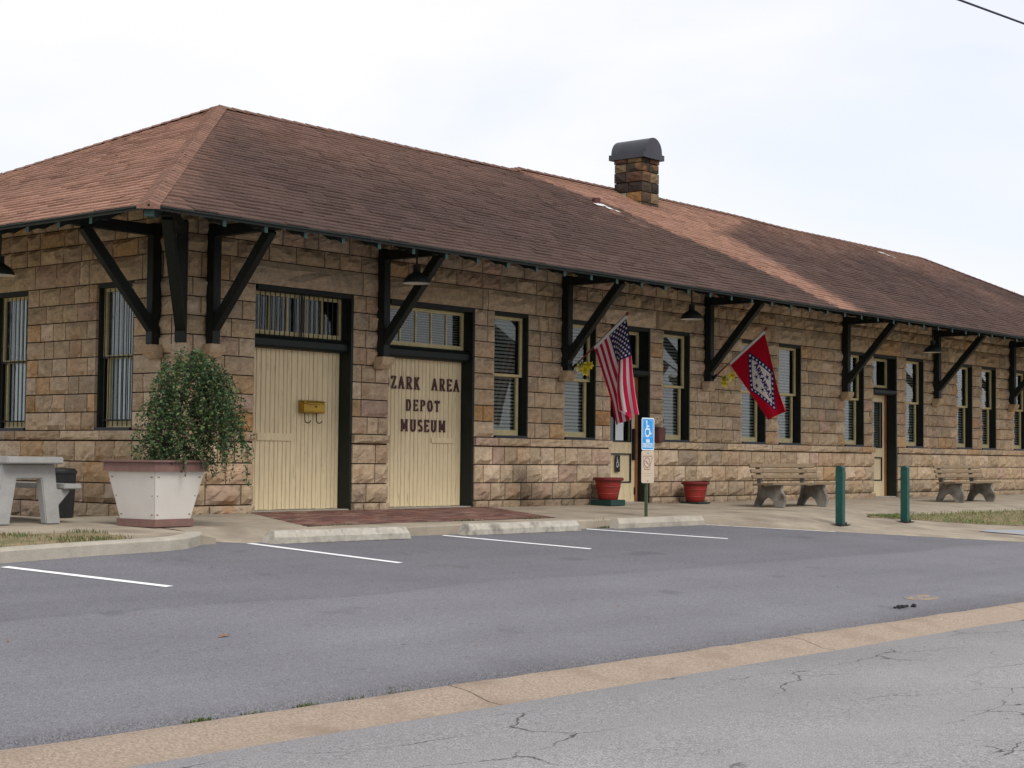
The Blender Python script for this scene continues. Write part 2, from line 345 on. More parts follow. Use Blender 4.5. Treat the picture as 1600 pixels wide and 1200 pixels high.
def build_ground():
    ys = [-400, -30, -10.3, -9.4, -3.2, -1.5, 0, 400]; zs = [-1.1, -.95, -.85, -.75, -.36, -.25, -.2, -.2]
    m = MB(); xs = [-400, -60, 80, 400]
    for x in xs: m.add([(x, y, z) for y, z in zip(ys, zs)], [])
    n = len(ys); m.f = [(i*n+j, (i+1)*n+j, (i+1)*n+j+1, i*n+j+1) for i in range(len(xs)-1) for j in range(n-1)]
    struct(m.build('ground', M['ground']))
    # car park
    m = MB(); xs = [-45+i*1.0 for i in range(131)]; ys = [-9.49, -9.45, -9.3, -9, -8, -7, -6, -5, -4, -3.2, -2.4]
    for x in xs:
        wob = .02*nz(x*1.3, 3)+.012*nz(x*5, 9)
        for j, y in enumerate(ys):
            z = zlot(y)
            if j == 0: z -= .06
            m.v.append((x, y+(wob if j < 2 else 0), z)); m.c.append(None)
    n = len(ys); m.f = [(i*n+j, (i+1)*n+j, (i+1)*n+j+1, i*n+j+1) for i in range(len(xs)-1) for j in range(n-1)]
    struct(m.build('car_park', M['lot'], smooth=60))
    # street
    m = MB(); xs = [-60+i*.5 for i in range(280)]
    for x in xs:
        e = -10.06+.035*nz(x*.9, 1)+.02*nz(x*4, 5)
        m.v += [(x, e, -.70), (x, e-.02, -.682), (x, -12, -.70), (x, -16, -.68), (x, -24, -.72)]; m.c += [None]*5
    m.f = [(i*5+j+1, (i+1)*5+j+1, (i+1)*5+j, i*5+j) for i in range(len(xs)-1) for j in range(4)]
    struct(m.build('street', M['street'], smooth=60))
    # gutter, cast in slabs with open joints
    g = bpy.data.objects.new('gutter', None); COL.objects.link(g); struct(g); 
    js = [-45.5, -33.5, -25.5, -17.5, -13.4, -9.45, -5.53, -1.65, 2.3, 6.3, 14.3, 22.3, 34.3, 46]
    for a, b in zip(js, js[1:]):
        m = MB(); k = max(2, int((b-a)/.25)); n = 7
        for i in range(k+1):
            x = lerp(a+.008, b-.008, i/k)
            for y, z in ((-9.545, -.78), (-9.55, -.642), (-9.58, -.628), (-9.72, -.640), (-9.90, -.690), (-10.16, -.708), (-10.18, -.78)):
                m.v.append((x, y+.008*nz(x*3, y*3), z+.010*nz(x*2.5, y*9, 4)*(z > -.75))); m.c.append(None)
        m.f = [(i*n+j, (i+1)*n+j, (i+1)*n+j+1, i*n+j+1) for i in range(k) for j in range(n-1)] + [tuple(range(n)), tuple(range(k*n, k*n+n))]
        o = m.build('gutter_slab', M['gutterc'], g, smooth=35, fix=True)
    # raised pavement in front of the depot, with apron on the right
    def sheet(name, xs, yb, yf, rows, mt, zf, skirt=.25, flipskirt=False):
        m = MB()
        for x in xs:
            y0, y1 = yf(x), yb(x)
            m.v.append((x, y0, zf(x, y0)-skirt)); m.c.append(None)
            for j in range(rows+1):
                y = lerp(y0, y1, j/rows); z = zf(x, y)
                if j == 0: m.v.append((x, y+.0, z-.012)); m.v.append((x, y+.015, z)); m.c += [None, None]
                else: m.v.append((x, y, z)); m.c.append(None)
        n = rows+3
        m.f = [(i*n+j, (i+1)*n+j, (i+1)*n+j+1, i*n+j+1) for i in range(len(xs)-1) for j in range(n-1)]
        return m.build(name, mt, smooth=50)
    xs = [-1.8+.2*i for i in range(43)] + [6.98] + [7.1+.25*i for i in range(120)]
    xs = sorted(set(round(x, 3) for x in xs))
    struct(sheet('pavement', xs, lambda x: .05, yfront, 26, M['concrete'], lambda x, y: hs(x, y)+.004*nz(x*.6, y*.6)))
    struct(sheet('side_pavement', [-25+.5*i for i in range(46)]+[-2.3, -2.0, -1.8], lambda x: 9, lambda x: -2.3 if x < -2.9 else lerp(-2.3, -2.9, sm(-2.9, -2.3, x)), 24, M['concrete'], lambda x, y: hs(x, y)-.001))
    # kerb round the grass strip
    path = [(-45, -4.6), (-12, -4.05), (-8, -3.82), (-4.74, -3.56), (-3.6, -3.36), (-2.75, -3.27), (-2.42, -3.18), (-2.15, -3.02), (-1.92, -2.83), (-1.78, -2.62), (-1.70, -2.40)]
    pp = []
    for a, b in zip(path, path[1:]):
        k = max(1, int(math.dist(a, b)/.3)) if a[0] > -9 else 2
        pp += [(lerp(a[0], b[0], i/k), lerp(a[1], b[1], i/k)) for i in range(k)]
    pp.append(path[-1]); m = MB()
    for i, (x, y) in enumerate(pp):
        a = Vector(pp[max(i-1, 0)]); b = Vector(pp[min(i+1, len(pp)-1)]); d = (b-a).normalized(); nrm = Vector((-d.y, d.x))   # towards the depot
        h = .125*(1-sm(-1.95, -1.70, x)*.45); zb = zlot(y)
        for off, z in ((-.015, -.2), (0, h*.8), (.025, h), (.15, h+.003), (.165, h-.02), (.17, -.2)):
            m.v.append((x+nrm.x*off, y+nrm.y*off, zb+z)); m.c.append(None)
    m.f = [(i*6+j, (i+1)*6+j, (i+1)*6+j+1, i*6+j+1) for i in range(len(pp)-1) for j in range(5)] + [tuple((len(pp)-1)*6+j for j in range(6))]
    struct(m.build('kerb', M['kerbc'], smooth=40, fix=True))
    # soil strips
    m = MB(); xs = [-25+.4*i for i in range(57)]
    def kf(x):
        for a, b in zip(path, path[1:]):
            if a[0] <= x <= b[0]: return lerp(a[1], b[1], (x-a[0])/(b[0]-a[0]))
        return -3
    for x in xs:
        if x > -2.6: break
        y0 = kf(x)+.14; y1 = min(-2.27, y0+2)
        for j in range(5):
            y = lerp(y0, y1, j/4); m.v.append((x, y, lerp(zlot(kf(x))+.115, hs(x, y1)+.005, j/4)+.02*math.sin(j/4*PI)*(1+.5*nz(x, y)))); m.c.append(None)
    nn = len(m.v)//5; m.f = [(i*5+j, (i+1)*5+j, (i+1)*5+j+1, i*5+j+1) for i in range(nn-1) for j in range(4)]
    struct(m.build('soil_strip', M['soil'], smooth=True))
    m = MB()
    for i in range(70):
        x = 10.9+.3*i; y1 = -3.56; y0 = max(-8, -3.60-.95*max(0, x-11.0)*.55)
        for j in range(6):
            y = lerp(y0, y1, j/5); m.v.append((x, y, hs(x, y)+.006+.02*math.sin(j/5*PI))); m.c.append(None)
    m.f = [(i*6+j, (i+1)*6+j, (i+1)*6+j+1, i*6+j+1) for i in range(69) for j in range(5)]
    struct(m.build('lawn_soil', M['soil'], smooth=True))
    # painted lines
    def quad_line(name, a, b, w, zf, mt):
        a = Vector(a); b = Vector(b); d = (b-a).normalized(); s_ = Vector((-d.y, d.x))*w/2; m = MB(); k = 14
        for i in range(k+1):
            p = a.lerp(b, i/k); j1 = 1+.12*nz(p.x*9, p.y*9)
            for q in (p-s_*j1, p+s_*j1): m.v.append((q.x, q.y, zf(q.x, q.y))); m.c.append(None)
        m.f = [(2*i, 2*i+2, 2*i+3, 2*i+1) for i in range(k)]
        return struct(m.build(name, mt, fix=False))
    zl = lambda x, y: zlot(y)+.004
    for a, b in (((-4.86, -3.8), (-4.34, -5.39)), ((-1.42, -2.98), (-1.11, -4.88)), ((1.55, -3.0), (2.22, -4.69)), ((4.35, -2.98), (5.39, -4.5))):
        quad_line('parking_line', a, b, .105, zl, M['white'])
    quad_line('apron_edge_line', (6.95, -3.0), (8.35, -4.42), .05, lambda x, y: zlot(y)+.004, M['white'])
    m = MB(); pts = [(11.3, -5.25), (11.75, -5.2), (12.6, -5.5), (12.9, -6.0), (12.4, -6.3), (11.5, -5.9)]
    m.add([(x, y, hs(x, y)+.01) for x, y in pts], [tuple(range(len(pts)))[::-1]]); struct(m.build('blue_marking', M['bpaint']))
    m = MB(); m.add([(1.97+.30*math.cos(k*PI/6)*(1+.5*nz(k*.9, 1)), -8.93+.12*math.sin(k*PI/6)*(1+.5*nz(k*.9, 3)), zlot(-8.93)+.003+.065*.16*math.sin(k*PI/6)) for k in range(12)], [tuple(range(12))]); struct(m.build('orange_marking', M['yellow_stain']))
build_ground()

# brick paving in front of the freight doors
def build_bricks():
    p = struct(bpy.data.objects.new('brick_paving', None)); COL.objects.link(p)
    rows = 22; rh = .106; out = []
    for j in range(rows):
        y1 = -.05-j*rh; y0 = y1-rh+.01; xa = 1.15-.5*(-y0); xb = 5.75-.55*(-y0)
        x = xa - (.11 if j % 2 else 0)+random.uniform(-.02, .02)
        while x < xb:
            w = .212; a = max(x, xa); b = min(x+w-.009, xb)
            if b-a > .04: out.append((a, b, y0, y1))
            x += w
    out.sort(key=lambda t: t[2])
    pal = [(.15, .072, .056), (.125, .06, .05), (.18, .095, .074), (.11, .062, .054), (.20, .125, .10), (.145, .082, .068)]
    rest = MB()
    for i, (a, b, y0, y1) in enumerate(out):
        cx, cy = (a+b)/2, (y0+y1)/2; z = hs(cx, cy); c = random.choice(pal); k = random.uniform(.8, 1.2); c = tuple(q*k for q in c); lift = .006+random.uniform(0, .004)
        tx = random.uniform(-.002, .002); ch = .005
        m = MB() if i < 300 else rest; ox, oy, oz = (cx, cy, z) if i < 300 else (0, 0, 0)
        vs_ = []
        for e, zz in ((0, -.03), (0, lift-.004), (ch, lift)):
            for X, Y, sx, sy in ((a, y0, 1, 1), (b, y0, -1, 1), (b, y1, -1, -1), (a, y1, 1, -1)):
                vs_.append((X+sx*e-ox, Y+sy*e-oy, hs(X, Y)+zz+(tx if sx > 0 else -tx)-oz))
        m.add(vs_, [(0, 1, 5, 4), (1, 2, 6, 5), (2, 3, 7, 6), (3, 0, 4, 7), (4, 5, 9, 8), (5, 6, 10, 9), (6, 7, 11, 10), (7, 4, 8, 11), (8, 9, 10, 11)], c)
        if i < 300:
            m.build('brick', M['brick'], p).location = (cx, cy, z)
    o = rest.build('brick_field', M['brick'], p); o['kind'] = 'stuff'
    m = MB(); m.add([(1.13, -.03, .003), (5.76, -.03, .003), (5.75-.55*2.4, -2.4, -.057), (1.15-.5*2.4, -2.4, -.057)], [(3, 2, 1, 0)])
    m.build('sand_bed', M['mortar'], p)
build_bricks()

# ------------------------------------------------------------------ depot: openings
DEP = empty('depot_building'); tag(DEP, 'long brown sandstone depot with hipped shingle roof on wide bracketed eaves', 'building')
XR = 28.9; YB = 5.9; ZT = 4.42
ZB, ZS, ZL = .91, 1.04, 2.95            # belt bottom, sill, lintel bottom
OPEN_F = [('freight', 1.19, 2.94), ('sign', 3.65, 5.45), ('win', 5.91, 6.70), ('win', 7.62, 8.42), ('door', 8.83, 9.93), ('win', 10.32, 11.12),
          ('win', 12.82, 13.63), ('win', 14.10, 14.91), ('win', 16.62, 17.41), ('door2', 17.82, 18.84), ('win', 19.27, 20.07), ('win', 21.73, 22.50), ('win', 23.0, 23.77), ('win', 24.77, 25.58)]
OPEN_L = [('bar', .97, 1.76), ('bar', 3.33, 4.12)]
def zrange(kind): return (0, ZL) if kind in ('freight', 'sign', 'door', 'door2') else (ZS, ZL)

class Wall:
    """u along the wall, o outwards, z up."""
    def __init__(s, kind): s.k = kind
    def P(s, u, o, z): return (u, -o, z) if s.k == 'F' else (-o, u, z)
    def box(s, m, u0, u1, o0, o1, z0, z1, col=None): m.box(s.P(u0, o0, z0), s.P(u1, o1, z1), col)
WF, WL = Wall('F'), Wall('L')

PAL = [((.495, .375, .245), 9), ((.46, .345, .23), 6), ((.515, .395, .27), 6), ((.485, .345, .225), 4), ((.475, .315, .175), 1.6), ((.42, .33, .235), 4), ((.465, .275, .13), .4), ((.54, .42, .30), 4), ((.48, .34, .25), 3)]
def stone_col():
    r = random.uniform(0, sum(w for _, w in PAL))
    for c, w in PAL:
        r -= w
        if r <= 0: break
    k = random.uniform(.85, 1.13); return tuple(q*k for q in c)

def courses(top):
    zs = [-.12, .10, .36, .635, .905]
    out = [(zs[i], zs[i+1], 'low') for i in range(4)]
    out.append((ZB, ZS, 'belt'))
    n = 8
    for i in range(n): out.append((lerp(ZS, ZL, i/n), lerp(ZS, ZL, (i+1)/n), 'mid'))
    out.append((ZL, 3.27, 'lintel')); z = 3.27
    while z < top-.05: out.append((z, min(z+.225, top), 'up')); z += .225
    return out

def stone_layout(W, length, opens, u_start=-.02):
    out = []
    for ci, (z0, z1, kind) in enumerate(courses(ZT)):
        spans = [(u_start, length)]
        fixed = []
        for k, a, b in opens:
            lo, hi = zrange(k)
            if kind == 'lintel':
                fixed.append((max(a-.17, u_start), min(b+.17, length)))
            elif z1 > lo+.01 and z0 < hi-.01 and z1 > 0.0:
                fixed.append((a, b))
        if kind == 'lintel':                                        # merge lintels that would collide
            fx = []
            for a, b in sorted(fixed):
                if fx and a < fx[-1][1]+.03: 
                    mid = (a+fx[-1][1])/2; fx[-1] = (fx[-1][0], mid); fx.append((mid, b))
                else: fx.append((a, b))
            fixed = fx
            for a, b in fixed: out.append((a, b, z0, z1, 'lintel'))
        segs = []; cur = u_start
        for a, b in sorted(fixed):
            if a-cur > .04: segs.append((cur, a))
            cur = b
        if length-cur > .04: segs.append((cur, length))
        lo_, hi_ = {'low': (.26, .62), 'belt': (.4, 1.05), 'mid': (.21, .50), 'lintel': (.3, .6), 'up': (.24, .58)}[kind]
        for a, b in segs:
            if b-a < .48 and kind == 'mid':                         # narrow piers: one block, or two
                if b-a > .40 and random.random() < .6:
                    q = lerp(a, b, random.uniform(.35, .65)); out += [(a, q, z0, z1, kind), (q, b, z0, z1, kind)]
                else: out.append((a, b, z0, z1, kind))
                continue
            u = a; first = random.uniform(.35, 1)
            while u < b-1e-4:
                w = random.uniform(lo_, hi_)*first; first = 1
                w = max(w, .17)
                if b-(u+w) < .2: w = b-u if b-u < hi_*1.25 else (b-u)/2
                out.append((u, u+w, z0, z1, kind)); u += w
    return out

def stone_mesh(m, W, st, origin, fine=1.0):
    """rock-faced block: drafted edges, rough swelling face"""
    a, b, z0, z1, kind = st; j = .0075
    a += j*1.25; b -= j*1.25; z0 += j; z1 -= j
    c = stone_col()
    if z0 < .3: c = mixc(c, (.30, .225, .15), .45)
    proud = {'belt': .055, 'low': .022, 'lintel': .012}.get(kind, .006)
    if z0 < 0: proud = .06
    swell = random.uniform(.03, .062)*(.5 if kind == 'belt' else 1); nu = max(3, min(7, int((b-a)/.09)+1)); nv = 4
    sx = random.uniform(0, 50); vs_ = []; du = random.uniform(-.3, .3); dv = random.uniform(-.3, .3)
    for jv in range(nv+1):
        for iu in range(nu+1):
            u, v = iu/nu, jv/nv
            jit = 0 if iu in (0, nu) else random.uniform(-.25, .25)/nu
            jitv = 0 if jv in (0, nv) else random.uniform(-.22, .22)/nv
            edge = min(1, 4.*min(u, 1-u)*(b-a)/.4, 3.2*min(v, 1-v)); edge = max(0, edge)**.6
            o = proud + edge*(swell*(1+du*(u-.5)+dv*(v-.5)) + .045*noise.noise(Vector((sx+u*(b-a)*7, v*(z1-z0)*9, 0))) + random.uniform(-.013, .013))
            if iu in (0, nu) or jv in (0, nv): o = proud - .004
            p = W.P(lerp(a, b, u+jit), o, lerp(z0, z1, v+jitv)); vs_.append(tuple(q-r for q, r in zip(p, origin)))
    fs = [(jv*(nu+1)+iu, jv*(nu+1)+iu+1, (jv+1)*(nu+1)+iu+1, (jv+1)*(nu+1)+iu) for jv in range(nv) for iu in range(nu)]
    n0 = len(vs_)
    ring = [iu for iu in range(nu+1)] + [jv*(nu+1)+nu for jv in range(1, nv+1)] + [nv*(nu+1)+iu for iu in range(nu-1, -1, -1)] + [jv*(nu+1) for jv in range(nv-1, 0, -1)]
    for r in ring:
        v = vs_[r]; vs_.append((v[0], v[1]+proud+.05, v[2]) if W.k == 'F' else (v[0]+proud+.05, v[1], v[2]))
    L_ = len(ring); fs += [(ring[i], n0+i, n0+(i+1) % L_, ring[(i+1) % L_]) for i in range(L_)]
    if W.k == 'L': fs = [f[::-1] for f in fs]
    k0 = len(m.c); m.add(vs_, fs, c)
    if W.k == 'F':                                                  # soot and damp stains with a shape of their own
        for i, v in enumerate(vs_):
            X, Z = v[0]+origin[0], v[2]+origin[2]; q = nz(X*2.2, Z*2.2, 4)
            t = .62*math.exp(-((X-6.55)/.42)**2-((Z-.30)/.34)**2)*(1+.6*q)+.30*math.exp(-((X-7.3)/.9)**2-((Z-.08)/.16)**2)
            t += .28*math.exp(-((Z-.02)/.14)**2)
            if t > .02: m.c[k0+i] = mixc(c, (.07, .05, .035), min(.8, t))

def build_walls():
    specs = []
    for W, length, opens in ((WF, XR, OPEN_F), (WL, YB, OPEN_L)):
        m = MB(); T0, T1 = -.03, -.42
        us = sorted({0.0 if W is WF else .42, length} | {q for _, a, b in opens for q in (a, b)}); zs = [-.5, 0, ZS, ZL, ZT]
        for u0, u1 in zip(us, us[1:]):
            for z0, z1 in zip(zs, zs[1:]):
                mu, mz = (u0+u1)/2, (z0+z1)/2
                if any(a < mu < b and zrange(k)[0] < mz < zrange(k)[1] for k, a, b in opens): continue
                W.box(m, u0, u1, -.04, T1, z0, z1)
        w = m.build('wall', M['mortar'], DEP)
        w['label'] = 'long front wall of rough sandstone blocks' if W is WF else 'end wall of rough sandstone blocks with barred windows'
        for st in stone_layout(W, length, opens, -.015 if W is WF else .03):
            c = Vector(W.P((st[0]+st[1])/2, 0, (st[2]+st[3])/2)); d = (c-CAMP).length
            vis = (st[1]-st[0])*(st[3]-st[2])/(d*d)
            if st[2] > 3.62: vis *= .05
            if W is WF and c.x > 25.5 or W is WL and c.y > 4.2: vis *= .02
            specs.append((vis, W, w, st, c))
    specs.sort(key=lambda t: -t[0])
    rest = {}
    for i, (vis, W, w, st, c) in enumerate(specs):
        if i < 300:
            m = MB(); stone_mesh(m, W, st, c); o = m.build('stone', M['stone'], w); o.location = c
        else:
            m = rest.setdefault(w.name, (MB(), w))[0]; stone_mesh(m, W, st, (0, 0, 0))
    for m, w in rest.values():
        o = m.build('stone_field', M['stone'], w); o['kind'] = 'stuff'
    # back and far walls, floor and inner lining
    m = MB(); m.box((.42, YB-.4, -.5), (XR-.42, YB, ZT)); m.box((XR-.42, .42, -.5), (XR, YB, ZT)); o = m.build('wall', M['core'], DEP); o['label'] = 'plain rear and far end walls'
    m = MB(); m.box((.43, .43, -.3), (XR-.43, YB-.41, -.01)); m.build('floor', M['plaster'], DEP)
    m = MB(); m.box((-.0, .0, ZT+.003), (XR, YB, ZT+.06)); m.build('ceiling', M['plaster'], DEP)
build_walls()

# ------------------------------------------------------------------ windows and doors
def window(W, a, b, kind):
    zo, zt = ZS, ZL; m = MB(); D0, D1 = -.004, -.30          # lined reveal
    W.box(m, a-.004, a+.02, -.05 if W is WF else -.004, D1, zo, zt); W.box(m, b-.02, b+.004, D0 if W is WF else -.05, D1, zo, zt); W.box(m, a+.02, b-.02, D0-.003, D1, zt-.055, zt+.004)
    w = m.build('window', M['trim'], DEP)
    m = MB(); W.box(m, a+.021, b-.021, .02, D1, zo-.01, zo+.035); m.build('sill', M['navy'], w)
    a2, b2 = a+.022, b-.022; zm = 2.0
    for nm, z0, z1, o, pr in (('sash', zm-.02, zt-.057, -.105, .05), ('sash', zo+.037, zm+.018, -.150, .05)):
        m = MB(); sw = .05; bt = .05 if z0 > 1.5 else .085
        if z0 > 1.5: bt = .038
        e = 0 if z0 > 1.5 else .03
        W.box(m, a2+e, a2+e+sw, o, o-.042, z0, z1); W.box(m, b2-e-sw, b2-e, o, o-.042, z0, z1)
        W.box(m, a2+e+sw, b2-e-sw, o-.001, o-.041, z0, z0+bt); W.box(m, a2+e+sw, b2-e-sw, o-.001, o-.041, z1-.045, z1)
        m.build(nm, M['sash'], w)
        m = MB(); W.box(m, a2+e+sw-.01, b2-e-sw+.01, o-.018, o-.022, z0+bt-.01, z1-.035); m.build('pane', M['glass'], w)
    m = MB(); o = -.225
    if kind == 'win':
        z = zo+.06; drop = random.uniform(0, .1)
        while z < zt-.08:
            t = random.uniform(-.002, .002)
            p = [W.P(a2+.03, o+.009, z), W.P(b2-.03, o+.009, z+t), W.P(b2-.03, o-.009, z+.034+t), W.P(a2+.03, o-.009, z+.034)]
            m.add(p, [(0, 1, 2, 3)]); z += .056
        W.box(m, a2+.02, b2-.02, o+.02, o-.02, zt-.09, zt-.058)
        m.build('blind', M['blind'], w)
    else:
        n = 8
        for k in range(n):
            u0 = lerp(a2+.02, b2-.02, k/n); u1 = lerp(a2+.02, b2-.02, (k+1.05)/n)
            m.add([W.P(u0, o+.045, zo+.05), W.P(u1, o+.02, zo+.05), W.P(u1, o+.02, zt-.06), W.P(u0, o+.045, zt-.06)], [(0, 1, 2, 3)])
        m.build('curtain', M['vblind'], w)
        for k in range(7):
            u = lerp(a2+.02, b2-.02, (k+.5)/7); mm = MB(); mm.tube([W.P(u, -.07, zo+.05), W.P(u, -.07, zt-.07)], .0065, 6); mm.build('bar', M['black'], w)
        mm = MB(); W.box(mm, a2, b2, -.079, -.092, zm-.02, zm); W.box(mm, a2, b2, -.079, -.092, zo+.12, zo+.14); mm.build('bar', M['black'], w)
    # dark room lining behind the glass
    return w

def letter_strokes(ch):
    """strokes on a 0..1 tall grid as poly-lines, plus width"""
    def arc(cx, cy, rx, ry, a0, a1, n=10): return [(cx+rx*math.cos(R(lerp(a0, a1, i/n))), cy+ry*math.sin(R(lerp(a0, a1, i/n)))) for i in range(n+1)]
    T = {
     'A': (.74, [[(.08, 0), (.37, 1)], [(.37, 1), (.66, 0)], [(.2, .34), (.54, .34)]], [(.08, 0), (.66, 0)]),
     'B': (.66, [[(.12, 0), (.12, 1)], [(.12, 1), (.38, 1)]+arc(.38, .76, .2, .24, 90, -90)+[(.12, .52)], [(.38, .52)]+arc(.38, .26, .24, .26, 90, -90)+[(.12, 0)]], [(.12, 0), (.12, 1)]),
     'C': (.66, [arc(.36, .5, .28, .5, 50, 310, 16)], []),
     'D': (.7, [[(.14, 0), (.14, 1)], [(.14, 1), (.34, 1)]+arc(.34, .5, .27, .5, 90, -90, 14)+[(.14, 0)]], [(.14, 0), (.14, 1)]),
     'E': (.64, [[(.14, 0), (.14, 1)], [(.14, 1), (.58, 1), (.58, .82)], [(.14, .52), (.44, .52)], [(.44, .44), (.44, .6)], [(.14, 0), (.58, 0), (.58, .18)]], [(.14, 0), (.14, 1)]),
     'I': (.32, [[(.16, 0), (.16, 1)]], [(.16, 0), (.16, 1)]),
     'K': (.74, [[(.14, 0), (.14, 1)], [(.58, 1), (.16, .42)], [(.3, .6), (.62, 0)]], [(.14, 0), (.14, 1), (.58, 1), (.62, 0)]),
     'L': (.6, [[(.14, 0), (.14, 1)], [(.14, 0), (.54, 0), (.54, .2)]], [(.14, 0), (.14, 1)]),
     'M': (.9, [[(.13, 0), (.13, 1)], [(.13, 1), (.45, .2)], [(.45, .2), (.77, 1)], [(.77, 1), (.77, 0)]], [(.13, 0), (.77, 0), (.13, 1), (.77, 1)]),
     'N': (.74, [[(.12, 0), (.12, 1)], [(.12, 1), (.62, 0)], [(.62, 0), (.62, 1)]], [(.12, 0), (.12, 1), (.62, 1)]),
     'O': (.72, [arc(.36, .5, .28, .5, 0, 360, 22)], []),
     'P': (.66, [[(.14, 0), (.14, 1)], [(.14, 1), (.36, 1)]+arc(.36, .74, .23, .26, 90, -90)+[(.14, .48)]], [(.14, 0), (.14, 1)]),
     'R': (.72, [[(.14, 0), (.14, 1)], [(.14, 1), (.36, 1)]+arc(.36, .75, .22, .25, 90, -90)+[(.14, .5)], [(.34, .5), (.62, 0)]], [(.14, 0), (.14, 1), (.62, 0)]),
     'S': (.6, [arc(.3, .75, .21, .25, 30, 270, 12)[:]+arc(.3, .25, .22, .25, 90, -150, 12)], []),
     'T': (.66, [[(.33, 0), (.33, 1)], [(.06, .8), (.06, 1), (.6, 1), (.6, .8)]], [(.33, 0)]),
     'U': (.74, [[(.14, 1), (.14, .3)]+arc(.37, .28, .23, .28, 180, 360, 12)+[(.6, .3), (.6, 1)]], [(.14, 1), (.6, 1)]),
     'V': (.7, [[(.08, 1), (.35, 0), (.62, 1)]], [(.08, 1), (.62, 1)]),
     'Z': (.66, [[(.08, .8), (.08, 1), (.56, 1), (.08, 0), (.58, 0), (.58, .2)]], []),
     '1': (.4, [[(.1, .8), (.22, 1), (.22, 0)]], []), '9': (.6, [arc(.3, .72, .2, .27, 0, 360, 14), [(.5, .72), (.44, .25), (.2, 0)]], []), ' ': (.4, [], []),
    }
    return T[ch]

def door_letter(ch, x, z, h, y, parent):
    wd, st, ser = letter_strokes(ch); m = MB(); t = .17*h; e = 0
    for line in st:
        for p, q in zip(line, line[1:]):
            P0 = Vector((x+p[0]*h*.92, y, z+p[1]*h)); P1 = Vector((x+q[0]*h*.92, y, z+q[1]*h))
            if (P1-P0).length < 1e-5: continue
            d = (P1-P0).normalized(); e += .00025
            vert = abs(d.z) > .6; tt = t if vert else t*.7
            m.bar(P0-d*t*.15-Vector((0, e, 0)), P1+d*t*.15-Vector((0, e, 0)), tt, .014, up=(0, 1, 0))
    for p in ser:
        e += .00025; m.bar((x+p[0]*h*.92-.13*h, y-e, z+p[1]*h), (x+p[0]*h*.92+.13*h, y-e, z+p[1]*h), .09*h, .014, up=(0, 1, 0))
    return m.build('letter', M['letter'], parent)

